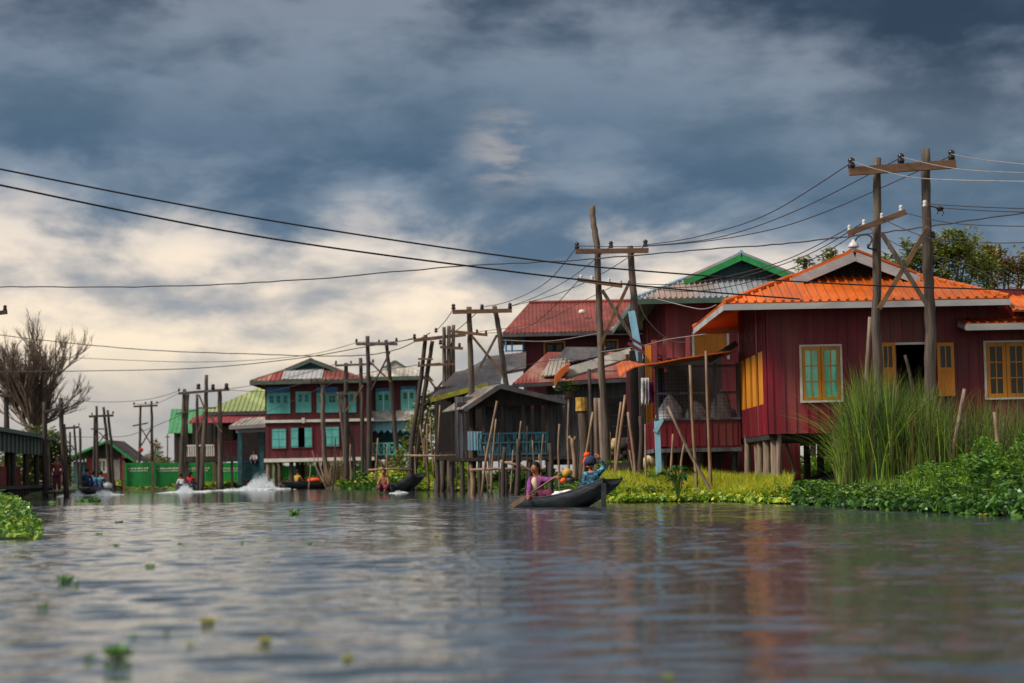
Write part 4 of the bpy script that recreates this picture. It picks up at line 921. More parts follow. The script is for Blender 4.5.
sf.box(vm, .8, Ls, ezh-.95, ezh-.12, -.31, -.27, 1)
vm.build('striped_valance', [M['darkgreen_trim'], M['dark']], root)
for i, u in enumerate((.9, 5, 9.5, 14, 19, 24)):
    m = MB(); q = sf.pt(u, 0, -.4); post(m, (q.x, q.y, -.2), (q.x, q.y, ezh-.1), .2 if i == 0 else .14); m.build('post', M['pole'] if i == 0 else M['pole_dark'], root)
m = MB(); sf.box(m, 0, Ls, .05, 3.6, -4.6, -4.5); m.build('back_wall', M['dark_wood'], root)
m = MB(); sf.box(m, 0, Ls, .45, .6, -4.5, -.1); m.build('deck', M['dark_wood'], root)
for k in range(16):
    m = MB(); u = .3+k*1.1; sf.box(m, u, u+.12, .0, .46, -.25, -.13); m.build('stilt', M['pole_dark'], root)
m = MB(); sf.box(m, 9.3, 16, .6, 1.5, -.75, -.68)
for k in range(20): sf.box(m, 9.3+k*.335, 9.38+k*.335, .6, 1.5, -.68, -.66)
m.build('red_partition', M['maroon_old'], root)
# far horizon line pieces: low wooden jetty at far left
m = MB(); A_ = P(62, 488, 150); B_ = P(122, 486.5, 165)
m.beam(A_, B_, .5, .15)
for i in range(9): q = A_.lerp(B_, i/8); m.tube([(q.x, q.y, -.1), (q.x, q.y, q.z+.5)], .07, 6)
tag(m.build('jetty', M['dark_wood']), 'low dark plank jetty in front of the small far house', 'jetty')

# ================================================================ POLES
def insul(mb, p, s=1, n=10): mb.lathe(p, [(.02*s, -.03), (.055*s, -.02), (.065*s, .03*s), (.04*s, .06*s), (.06*s, .09*s), (.05*s, .13*s), (.02*s, .15*s)], n)
def hframe(label, Y, poles, arms=(), braces=(), ins=(), group='wooden power poles along the canal', mats=('pole', 'arm'), cat='power pole', extra=None, base=-.3):
    b0 = P(*poles[0][0][-1], Y); root = thing('power_pole', label, cat, (b0.x, Y, 0), group); s = PX(Y)
    for i, (pts, r) in enumerate(poles):
        m = MB(); yy = Y+i*.05; q = [P(x, y, yy) for x, y in pts]
        q = q[::-1]                                     # base first
        if base is not None: d = (q[1]-q[0]); q[0] = q[0]-d*((q[0].z-base)/max(d.z, .1)) if q[0].z > base else q[0]
        out = []
        for k in range(len(q)-1):
            for j in range(5): out.append(q[k].lerp(q[k+1], j/5)+Vector((random.uniform(-1, 1), random.uniform(-1, 1), 0))*r*.12)
        out.append(q[-1]); n = len(out)
        m.tube(out, [r*(1.15-.35*k/(n-1))*random.uniform(.94, 1.06) for k in range(n)], 10); m.build('pole', M[mats[0]], root, True)
    ma = None
    for k, (a, b, w) in enumerate(arms):
        m = MB(); m.beam(P(*a, Y-.2-k*.004), P(*b, Y-.2-k*.004), .11, w); c = m.build('crossarm', M[mats[1]], root); ma = ma or c
    for k, (a, b, w) in enumerate(braces):
        m = MB(); m.beam(P(*a, Y-.2-.06*(k+1)), P(*b, Y-.2-.06*(k+1)), w, w, up=(0, 1, 0)); m.build('brace', M['arm'] if k % 2 == 0 else M[mats[0]], root)
    for t in ins:
        m = MB(); insul(m, P(t[0], t[1], Y-.2), (t[2] if len(t) > 2 else 1)); m.build('insulator', M[t[3] if len(t) > 3 else 'insul'], root, True)
    return root
YH1 = 40.5
h = hframe('tall double pole before the orange roof, with street lamp and crossed braces', YH1,
    [([(877.5, 158), (877, 240), (876, 330), (879, 400), (879, 470)], .10), ([(925.5, 149), (926.5, 215), (928, 270), (930.5, 330), (930.5, 400), (931, 470)], .115)],
    [((849, 171.5), (955.5, 164), .17), ((848, 233.5), (905.5, 212), .11)],
    [((928.5, 227), (879, 309), .09), ((881.5, 233), (928, 306), .08)],
    [(851.5, 167, 1.3), (901, 162, 1.2), (951.5, 158.5, 1.2)]+[(849.5, 230, .7, 'insul_w'), (864, 224.5, .7, 'insul_w'), (882, 218, .7, 'insul_w'), (901, 210.5, .75, 'insul_w'), (933, 237, .8), (925, 206, .8, 'insul_w')])
m = MB(); m.tube([P(867.5, 248, YH1-.25), P(870, 244, YH1-.25), P(872, 240, YH1-.25), P(871, 236.5, YH1-.25), P(867, 234.5, YH1-.25), P(861, 235, YH1-.25), P(857, 237.5, YH1-.25), P(855, 241, YH1-.25)], .018, 8); m.tube([P(876, 250, YH1-.1), P(868, 248, YH1-.25), P(867.5, 244, YH1-.25)], .018, 6)
la = m.build('lamp_bracket', M['wire'], h, True)
m = MB(); c = P(853.5, 244, YH1-.25); m.lathe(c, [(.11, -.07), (.115, -.05), (.08, .02), (.04, .05), (.03, .09)], 16); m.build('lamp_shade', M['insul_w'], la, True)
m = MB(); m.ball(c+Vector((0, 0, -.1)), (.05, .05, .07)); m.build('bulb', M['insul_w'], la, True)
m = MB(); c = P(940, 208, YH1-.25); m.lathe(c+Vector((0, 0, -.05)), [(.01, -.02), (.06, 0), (.09, .05), (.03, .09)], 10); m.tube([P(929, 206, YH1-.2), c], .015, 5); m.tube([c, P(944, 213, YH1-.2), P(942, 216, YH1-.2)], .01, 5); m.tube([c, P(937, 214, YH1-.2)], .01, 5); m.build('cable_clamp', M['insul'], h)
YH2 = 55.0
hframe('double pole with one tall crooked pole standing before the pale slanting board', YH2,
    [([(592.5, 206), (593, 222), (597, 243), (599, 300), (602, 380), (606, 430), (607, 480)], .095), ([(630, 246), (633, 280), (635, 320), (638, 400), (641, 480)], .11)],
    [((575.5, 251.5), (648.5, 250.5), .13), ((577.5, 279.5), (622.5, 286), .10)],
    [((630, 281), (600, 345), .09), ((602, 290), (632, 337), .09)],
    [(577, 248, 1.1), (611, 247, 1.1), (645.5, 246, 1.2)]+[(581, 279, .8, 'insul_w'), (592, 280, .8, 'insul_w'), (609, 282.5, .8, 'insul_w'), (620.5, 284, .8, 'insul_w')])
YH3 = 74.0
hframe('double pole with level crossarm and X braces in front of the railed hut', YH3,
    [([(469, 307), (470.5, 350), (472.5, 420), (472, 470), (471, 492)], .12), ([(494.5, 306), (499, 330), (504, 370), (511, 420), (517, 470), (516, 490)], .11)],
    [((452.5, 312), (512, 310.5), .15), ((448, 331), (487.5, 335), .10)],
    [((472, 336), (502, 373), .09), ((497, 335), (477, 373), .09)],
    [(453.5, 309, 1.3), (482, 309, 1.2), (510, 308, 1.3), (477, 332.5, .8), (486, 333.5, .8)])
YH4 = 88.0
hframe('bundle of three close poles with a leaning brown stub, left of the railed hut', YH4,
    [([(444, 327), (444.5, 360), (444, 420), (442, 485)], .1), ([(449, 326), (449, 400), (449, 486)], .11), ([(453.5, 325), (453, 380), (453, 486)], .1), ([(446, 430), (443, 455), (438.5, 487)], .17), ([(449.5, 390), (447, 440), (444, 486)], .06)],
    [((440, 347), (463, 348.5), .12), ((430, 365), (455, 364), .1)], [],
    [(440.5, 344, 1.3), (451, 346, 1), (459.5, 346.5, 1.1), (447, 363, .8)])
hframe('pair of dark leaning poles carrying a pale slanted crossarm over the bushes', YH4+6,
    [([(425.5, 335), (421, 380), (412, 440), (409.5, 490)], .115), ([(432.5, 341), (427, 375), (421, 420), (412, 488)], .115)],
    [((413.5, 340.5), (466, 334.5), .16), ((417.5, 366), (441, 363.5), .1), ((418, 359), (433, 359), .08)],
    [((428, 378), (448, 405), .1), ((444, 380), (424, 405), .1)],
    [(414.5, 338, 1.3), (436, 332, 1.3), (419, 364, .8), (428, 362, .8)], mats=('pole_dark', 'arm'))
YH5 = 118.0
hframe('tall double pole with X braces before the curtained veranda of the turquoise house', YH5,
    [([(367.5, 336), (368.5, 380), (369.5, 430), (369, 484)], .14), ([(386, 340), (391, 385), (396, 440), (401, 486)], .13), ([(362, 392), (362.5, 484)], .09)],
    [((356, 344), (397.5, 344), .16), ((338, 381), (362, 380), .1)],
    [((370, 362), (391, 382), .1), ((390, 352), (371, 390), .1)], [(356.5, 342, 1.3), (396.5, 341, 1.3), (379, 342, 1)], mats=('pole_dark', 'pole'))
YH6 = 124.0
hframe('double pole with short crossarm just left of the tallest pair by the turquoise house', YH6,
    [([(346, 363), (346, 400), (346.5, 484)], .15), ([(360.5, 358), (362, 420), (366, 484)], .14), ([(341, 392), (345, 410), (352, 440), (356, 484)], .1)],
    [((335, 365.5), (374, 364), .13), ((342, 394), (358, 393), .1)],
    [((363, 385), (345, 412), .09)], [(336, 363.5, 1.2), (351, 363, 1), (373, 362, 1.2)], mats=('pole_dark', 'pole'))
YH7 = 128.0
hframe('lower pole with many small insulators before the closed turquoise shutters', YH7,
    [([(322.5, 381), (323, 420), (325, 460), (328, 486)], .16), ([(338, 392), (343, 430), (348, 484)], .12)],
    [((310, 382.5), (347, 381.5), .13), ((322, 393), (341, 395), .1)], [((338, 398), (349, 420), .08)],
    [(x, 380.5, .9) for x in (311.5, 317, 326, 332, 338, 345)], mats=('pole', 'pole_dark'))
YH8 = 133.0
hframe('crowded cluster of four poles with big insulators in front of the lime roofed house', YH8,
    [([(184.5, 389), (183, 430), (180.5, 488)], .15), ([(188, 393), (185.5, 430), (184, 488)], .12), ([(206.5, 375), (206, 410), (203, 450), (201.5, 489)], .15), ([(219.5, 389), (220, 430), (220.5, 489)], .16), ([(197, 394), (197.5, 440), (197.5, 488)], .11)],
    [((178.5, 393.5), (229.5, 389.5), .17), ((197, 408), (216, 408), .1), ((176, 414), (197, 410), .08)],
    [((199, 395), (206, 412), .1), ((209, 415), (222, 432), .12), ((206, 408), (198, 432), .1)],
    [(179, 391, 1.2), (198.5, 389, 2.4), (213, 389, 2.2), (226.5, 388.5, 2.4)], mats=('pole', 'pole'))
hframe('far pair of poles with X braces rising over the left end of the green fence', 178,
    [([(140.5, 405), (140, 440), (139, 466)], .12), ([(151.5, 401), (152, 440), (152, 470)], .13)],
    [((133.5, 406.5), (157.5, 405.5), .16), ((132.5, 426), (148, 423), .12)],
    [((141, 428), (151.5, 445), .1), ((151.5, 428), (141, 446), .1)], [(134, 404.5, 1.4), (145.5, 404, 1.3), (157, 403.5, 1.4)], mats=('pole_dark', 'pole_dark'))
m = MB(); m.ball(P(141, 450, 177.5), (.2, .12, .2), 0, 10, 8, .1); tag(m.build('nest_box', M['red_cloth']), 'small red drum fixed to the far pole over the green fence', 'drum')
hframe('far cluster of four leaning poles in front of the small red house', 150,
    [([(96.5, 406), (97, 440), (97.5, 486)], .11), ([(103.5, 407), (107, 440), (110, 488)], .12), ([(107.5, 410), (111, 440), (113, 486)], .11), ([(94.5, 416), (94, 486)], .1)],
    [((89, 416.5), (113.5, 415.5), .17), ((91, 429), (104, 429), .09)], [((99, 432), (109, 443), .08), ((107, 432), (99, 443), .08)], [(92, 414.5, 1), (113, 413.5, 1.2)], mats=('pole_dark', 'pole_dark'))
hframe('far group of thin poles left of the small red house', 165,
    [([(64.5, 424), (66.5, 450), (67, 487)], .1), ([(74, 425), (76, 455), (79, 487)], .1), ([(80, 428), (80.5, 486)], .12), ([(70, 432), (70, 487)], .1)],
    [((63, 428.5), (79.5, 427), .17)], [((66, 440), (76, 451), .1)], [(64, 426, 1), (79, 425, 1)], mats=('pole_dark', 'pole_dark'))
hframe('dark near pole pair with short crossarm beside the left boat shed', 98,
    [([(44.5, 402), (44.5, 450), (45, 497)], .13), ([(60.5, 398), (62, 430), (66.5, 497)], .12)],
    [((43, 412), (62.5, 408), .12)], [], [(62, 405, 1)], mats=('pole_dark', 'pole_dark'))
hframe('lone dark pole with small crossarm standing before the left boat shed', 92,
    [([(6.5, 389), (7, 440), (9.5, 499)], .14)], [((-8, 395), (12, 396), .11)], [], [(0, 393, 1)], mats=('pole_dark', 'pole_dark'))
hframe('pole outside the left edge whose crossarm tip shows beside the bare tree', 60,
    [([(-16, 290), (-15, 400), (-12, 500)], .12)], [((-34, 317), (7, 312), .12)], [], [(5, 310, 1), (-28, 314, 1)], mats=('pole_dark', 'pole_dark'))
hframe('thin distant pole standing alone behind the green fence', 210, [([(167.5, 434), (167.5, 468)], .07)], [((165, 437), (170, 437), .08)], [], [], mats=('pole_dark', 'pole_dark'))

# ================================================================ WIRES
def wire(pts, Y0, Y1, r, label, key='wire', wob=0, group='overhead wires'):
    P3 = []; x0, x1 = pts[0][0], pts[-1][0]; n = len(pts)
    for i in range(n-1):
        p0 = pts[max(i-1, 0)]; p1 = pts[i]; p2 = pts[i+1]; p3 = pts[min(i+2, n-1)]
        if n == 2: p0 = (2*p1[0]-p2[0], 2*p1[1]-p2[1]); p3 = (2*p2[0]-p1[0], 2*p2[1]-p1[1])
        for j in range(10):
            t = j/10; q = [0.5*((2*b)+(-a+c)*t+(2*a-5*b+4*c-d)*t*t+(-a+3*b-3*c+d)*t**3) for a, b, c, d in zip(p0, p1, p2, p3)]; P3.append(q)
    P3.append(pts[-1]); out = []
    L_ = len(P3)
    for i, q in enumerate(P3):
        t = i/(L_-1); v = P(q[0], q[1], 1/((1-t)/Y0+t/Y1)); v.z += random.uniform(-wob, wob); out.append(v)
    m = MB(); m.tube(out, r*.82, 5); tag(m.build('overhead_wire', M[key], None, True), label, 'wire', group)
W_ = [
 ([(-60, 155), (0, 169), (250, 217), (512, 257), (664, 272.5), (864, 285), (1060, 291)], 30, 41, .019, 'upper of the two thick black cables sagging across the whole sky'),
 ([(-60, 172), (0, 185), (250, 235), (512, 271.5), (664, 288), (800, 299)], 30, 42.6, .021, 'lower of the two thick black cables sagging across the sky to the orange eave'),
 ([(-60, 287), (0, 287), (150, 286.5), (300, 280), (450, 267), (576, 260), (700, 250), (790, 243), (878, 233), (960, 222), (1060, 208)], 60, 41, .02, 'lumpy twisted cable rising from the left edge to the tall right poles', 'wire', .012),
 ([(645, 245), (700, 236), (770, 213), (851, 163)], 54.8, 40.3, .014, 'highest span between the crooked tall pole and the tall right poles'),
 ([(645, 246), (720, 237), (800, 209), (900, 158)], 54.8, 40.3, .014, 'middle high span between the crooked tall pole and the tall right poles'),
 ([(577, 246), (650, 246), (740, 236), (820, 214), (951, 156)], 54.8, 40.3, .014, 'lowest of the three high spans between the two big double poles'),
 ([(621, 283), (690, 283), (780, 262), (849, 228)], 54.8, 40.3, .013, 'dark low wire meeting the left white insulator of the tall right poles'),
 ([(621, 284), (700, 286), (800, 258), (864, 222)], 54.8, 40.3, .013, 'dark low wire meeting the second white insulator of the tall right poles'),
 ([(609, 282), (700, 291), (800, 265), (882, 216)], 54.8, 40.3, .013, 'dark low wire meeting the third white insulator of the tall right poles'),
 ([(852, 161), (880, 170), (930, 179), (1060, 182)], 40.3, 34, .011, 'pale bare wire leaving the left top insulator to the right edge', 'wire_l'),
 ([(901, 157), (940, 166), (980, 171), (1060, 174)], 40.3, 34, .011, 'pale bare wire leaving the middle top insulator to the right edge', 'wire_l'),
 ([(951, 154), (985, 160), (1060, 168)], 40.3, 34, .011, 'pale bare wire leaving the right top insulator to the right edge', 'wire_l'),
 ([(926, 204), (980, 207), (1060, 210)], 40.3, 35, .012, 'dark wire from the clamp on the tallest right pole, topmost of four'),
 ([(942, 208), (990, 211), (1060, 213)], 40.3, 35, .012, 'dark wire just under the clamp of the tallest right pole'),
 ([(905, 213), (960, 224), (1060, 227)], 40.3, 35, .011, 'dark wire from the lower slanted crossarm to the right edge'),
 ([(882, 219), (930, 238), (990, 243), (1060, 241)], 40.3, 35, .011, 'dark wire crossing low over the green tree to the right edge'),
 ([(864, 225), (905, 248), (960, 262), (990, 276)], 40.3, 42.8, .009, 'thin pale service wire dropping to the right end of the orange roof', 'wire_l'),
 ([(577, 247), (548, 281), (513, 300), (483, 307)], 54.8, 73.8, .015, 'steep dark span down from the left top insulator of the crooked pole'),
 ([(611, 246), (575, 275), (540, 295), (511, 306)], 54.8, 73.8, .015, 'second steep dark span down to the level crossarm pole'),
 ([(645, 246), (605, 272), (560, 293), (512, 306)], 54.8, 73.8, .015, 'third steep dark span from the right top insulator of the crooked pole'),
 ([(581, 278), (545, 315), (520, 330), (487, 333)], 54.8, 73.8, .013, 'low dark span between the small crossarms of the two middle poles'),
 ([(620, 283), (585, 300), (540, 322), (477, 332)], 54.8, 73.8, .012, 'lowest dark span between the small crossarms of the two middle poles'),
 ([(454, 308), (446, 320), (436, 331)], 73.8, 93, .02, 'short dark span from the level crossarm to the slanted crossarm'),
 ([(482, 308), (462, 326), (440, 343)], 73.8, 87, .02, 'short dark span running behind the level crossarm to the bundled poles'),
 ([(414, 338), (400, 341), (385, 342), (357, 342)], 93.8, 117, .02, 'dark wire between the slanted crossarm and the tallest pair by the turquoise house'),
 ([(430, 333), (395, 350), (345, 356), (250, 354), (150, 350), (60, 342), (-40, 330)], 94, 120, .03, 'long sagging line left from the slanted crossarm toward the bare tree', 'wire', .01),
 ([(414, 339), (370, 346), (300, 358), (200, 368), (80, 371), (-30, 372)], 94, 120, .028, 'long lower line running left to the bare tree behind the poles'),
 ([(356, 343), (300, 356), (200, 362), (80, 358), (-30, 352)], 117, 135, .022, 'faint line in the pale sky just above the lower long line'),
 ([(336, 364), (280, 380), (230, 389)], 124, 133, .022, 'dark wire from the short crossarm down to the lime house pole cluster'),
 ([(311, 381), (270, 391), (228, 390)], 128, 133, .022, 'dark wire crossing the turquoise upper windows to the pole cluster'),
 ([(179, 391), (150, 399), (110, 402), (60, 399), (-20, 388)], 133, 140, .022, 'faint line left from the pole cluster to the dark pole by the shed'),
 ([(179, 393), (157, 403), (134, 404)], 133, 178, .022, 'short line from the pole cluster back to the far braced pair'),
 ([(183, 414), (140, 432), (113, 437), (40, 436)], 133, 150, .025, 'faint lower line passing over the small red house roof'),
 ([(637, 297), (646, 318), (662, 335), (676, 342), (692, 341)], 54.6, 55.8, .012, 'looping pale cable drooping across the faded maroon wall', 'wire_l'),
 ([(640, 295), (665, 301), (700, 309), (716, 305)], 54.6, 44, .014, 'pale cable running from the crooked pole to the orange roof corner', 'wire_l'),
 ([(600, 352), (640, 346), (670, 339), (736, 330)], 55, 50, .012, 'pale service cable crossing in front of the shut yellow louvred window', 'wire_l'),
 ([(503, 340), (550, 341), (600, 333)], 73, 56, .014, 'grey cable sagging in front of the red roofed house wall', 'wire_l'),
 ([(417, 365), (350, 377), (290, 402), (240, 424)], 93, 128, .02, 'brown cable drooping across the upper storey of the turquoise shuttered house'),
 ([(485, 380), (540, 362), (600, 360), (632, 362)], 72, 56, .012, 'thin cable between the dark shack roofs and the crooked pole'),
]
for w in W_: wire(*w)
# ================================================================ STAKES
ST = [  # top px, bottom px, Y, radius, material, label
 ((497, 401), (483, 488), 68, .055, 'bamboo', 'long bamboo stake leaning right at the left end of the blue railing'),
 ((496, 419), (492.5, 480), 70, .045, 'bamboo', 'shorter bamboo stake just right of the long leaning one at the blue railing'),
 ((518.5, 439), (517, 491), 66, .12, 'pole_dark', 'thick dark mooring post left of the woman in purple'),
 ((505, 447), (503.5, 492), 66, .1, 'pole_dark', 'thick dark mooring post second left of the woman in purple'),
 ((549.5, 443), (550, 486), 60, .1, 'pole_dark', 'thick dark mooring post just right of the woman in purple'),
 ((521, 421), (521, 452), 70, .04, 'bamboo', 'short thin bamboo stick above the blue railing in the hut front'),
 ((559.5, 424), (560, 484), 60, .045, 'bamboo', 'thin straight bamboo stick before the grey board wall'),
 ((569, 395), (569.5, 484), 60, .05, 'bamboo', 'slim reddish stick that holds the hanging plant up'),
 ((589, 369), (591, 484), 58, .07, 'pole_dark', 'thin brown pole reaching up to the rusty roof beside the stakes'),
 ((593, 412), (584, 484), 56, .055, 'bamboo', 'bamboo stake leaning right between the yellow topped post and the crooked pole'),
 ((596, 398), (596, 484), 57, .1, 'post', 'thick grey post left of its twin by the crooked tall pole'),
 ((600, 398), (601, 486), 56.5, .1, 'post', 'thick grey post touching the foot of the crooked tall pole'),
 ((610, 432), (611, 482), 56, .04, 'bamboo', 'short thin bamboo stick right of the crooked tall pole'),
 ((625.5, 395), (614, 489), 50, .055, 'bamboo', 'long bamboo stake leaning right in front of the dark doorway'),
 ((621, 402), (615, 485), 51, .045, 'bamboo', 'second bamboo stake crossing behind the long one at the dark doorway'),
 ((628, 412), (636, 487), 50, .055, 'bamboo', 'bamboo stake leaning left before the firewood heap'),
 ((640.5, 416), (639, 474), 51, .09, 'pole_dark', 'dark upright post left of the orange porch pillar'),
 ((673, 434), (673, 479), 46.5, .04, 'bamboo', 'short reddish stick before the low part of the mesh veranda'),
 ((706, 351), (711, 484), 46, .05, 'bamboo', 'tall thin pole rising past the orange awning before the mesh veranda'),
 ((667.5, 406), (713, 494), 45.5, .05, 'post', 'grey pole propped diagonally against the mesh veranda'),
 ((690, 365), (697, 487), 46, .05, 'bamboo', 'tall thin pole left of centre in front of the mesh veranda'),
 ((786, 444), (790.5, 466), 46, .05, 'bamboo', 'short broken pale stake leaning under the big maroon house'),
 ((870, 317), (861, 428), 42, .06, 'post', 'pale leaning pole beside the closed teal window standing in reeds'),
 ((964.5, 389), (951, 462), 38, .055, 'post', 'pale bare stick leaning right among the reeds below the dark panes'),
 ((994.7, 412), (997, 466), 37, .055, 'bamboo', 'upright brown bamboo stick near the right end of the reeds'),
 ((855.6, 427), (855.8, 452), 40, .04, 'bamboo', 'very short stick at the left foot of the reeds'),
 ((905, 355), (912, 396), 42, .05, 'pole_dark', 'dark leaning stick in front of the open black window'),
 ((470, 463), (472, 491), 72, .13, 'bamboo', 'yellowish stump strapped to the foot of the level crossarm pole'),
 ((430.5, 417), (434, 470), 84, .05, 'bamboo', 'tall pale stick rising out of the bushes left of the bundled poles'),
 ((427, 424), (428, 483), 84, .05, 'bamboo', 'brown stick beside the tall pale one left of the bundled poles'),
 ((424, 438), (428, 482), 83, .06, 'arm', 'thick reddish stick at the middle of the bright bushes'),
 ((420, 425), (424, 460), 85, .05, 'bamboo', 'pale stick nearest the dark leaning pole pair'),
 ((464, 404), (468, 474), 78, .05, 'bamboo', 'thin pale pole before the blue slat screen'),
 ((440, 405), (436, 470), 84, .05, 'bamboo', 'thin stick leaning right beside the bundled poles'),
 ((505, 300), (505, 302), 0, 0, '', ''),
]
for i, (px, h_, Y) in enumerate(((487, 38, 71), (491, 30, 71.5), (500, 52, 70), (511, 34, 69), (526, 58, 70), (533, 44, 71), (541, 50, 69), (456, 62, 80), (461, 48, 79), (476, 56, 74), (388, 40, 110), (375, 46, 112), (352, 40, 120), (333, 46, 122), (309, 20, 126), (646, 60, 49), (682, 40, 46), (434, 50, 86), (416, 38, 88), (541, 30, 62), (578, 60, 58.5), (604, 50, 56), (632, 34, 50))):
    ST.append(((px+random.uniform(-4, 4), 484-h_), (px, 484), Y, .035 if Y < 90 else .06, random.choice(('bamboo', 'pole_dark', 'post')), ''))
NEAR = {'x': 0}
for a, b, Y, r, key, lab in ST:
    if not key: continue
    m = MB(); A_, B_ = P(*a, Y), P(*b, Y)
    if B_.z > 0: B_ = B_+(B_-A_).normalized()*.35
    post(m, B_, A_, r*.76, .05)
    if key == 'bamboo':
        for k in range(1, 7): q = B_.lerp(A_, k/7); 
    tag(m.build('stake', M[key], None, True), lab or 'one of the many thin plain sticks standing in the bank plants', 'stake', 'stakes and posts along the right bank' if lab else 'thin sticks along the bank')
m = MB(); A_, B_ = P(581.5, 398, 57), P(584, 484, 57); post(m, B_, A_, .15, .05); o = m.build('stake', M['bark'], None, True)
tag(o, 'thick rough post with a yellow painted top before the grey shack', 'stake', 'stakes and posts along the right bank')
m = MB(); m.tube([P(581.3, 397.5, 57), P(581.8, 411, 57)], [.17, .18], 10); m.build('painted_top', M['yellow_cloth'], o)
m = MB(); A_, B_ = P(572, 438, 58), P(575, 484, 58); post(m, B_, A_, .07, .03); m.tube([A_-Vector((0, 0, .1)), P(569, 436, 58)], .04); m.tube([A_-Vector((0, 0, .15)), P(576, 437, 58)], .05)
tag(m.build('stake', M['bamboo'], None, True), 'pale stake with a forked split top right of the hut', 'stake', 'stakes and posts along the right bank')
for i, (pts, Y, lab) in enumerate((([(404, 455.5), (436, 456), (468, 455)], 82, 'upper bamboo rail tied across the bundled poles'), ([(470, 470), (495, 469), (546, 470)], 69, 'bamboo rail low over the plants below the blue railing'), ([(368, 470), (390, 469), (412, 470)], 92, 'grey rail over the plants right of the shirtless paddler'), ([(500, 461), (522, 466), (545, 479)], 66, 'bamboo rail sloping down behind the woman in purple'))):
    m = MB(); m.tube([P(*p, Y) for p in pts], .05, 7); tag(m.build('bamboo_rail', M['bamboo'], None, True), lab, 'rail')
m = MB()                                      # dead driftwood bush near the turquoise house
for i in range(70):
    a = P(random.uniform(326, 350), 487, 126); t = random.uniform(-.5, .5); h_ = random.uniform(.8, 2.9)*random.random()**.4; b = a+Vector((t*h_*.8, random.uniform(-.4, .4), h_)); c = (a+b)/2+Vector((random.uniform(-.2, .2), 0, 0)); m.tube([a, c, b], [.09, .06, .02], 4)
tag(m.build('dead_bush', M['bamboo']), 'tangle of dry dead branches at the water before the turquoise shuttered house', 'dead bush')

# ================================================================ PEOPLE
def skin(name, verts, edges, rad, material, parent, sub=2, extra=None, root_i=0):
    off = LOC[parent.name] if parent else (0, 0, 0)
    me = bpy.data.meshes.new(name); me.from_pydata([tuple(Vector(v)-Vector(off)) for v in verts], edges, [])
    o = bpy.data.objects.new(name, me); COL.objects.link(o)
    md = o.modifiers.new('s', 'SKIN'); md.use_smooth_shade = True; md.branch_smoothing = .6
    for i, r in enumerate(rad):
        sv = me.skin_vertices[0].data[i]; sv.radius = (r, r) if not hasattr(r, '__len__') else r; sv.use_root = (i == root_i)
    ms = o.modifiers.new('u', 'SUBSURF'); ms.levels = sub; ms.render_levels = sub
    dg = bpy.context.evaluated_depsgraph_get(); dg.update()
    nm = bpy.data.meshes.new_from_object(o.evaluated_get(dg)); 
    if extra:
        import bmesh
        bm = bmesh.new(); bm.from_mesh(nm); e = bpy.data.meshes.new('tmp'); e.from_pydata([tuple(Vector(v)-Vector(off)) for v in extra.v], [], extra.f); e.polygons.foreach_set('use_smooth', [True]*len(e.polygons)); bm.from_mesh(e); bm.to_mesh(nm); bm.free()
    o.modifiers.clear(); o.data = nm
    nm.materials.clear(); nm.materials.append(material)
    if parent: o.parent = parent
    LOC[o.name] = off
    return o
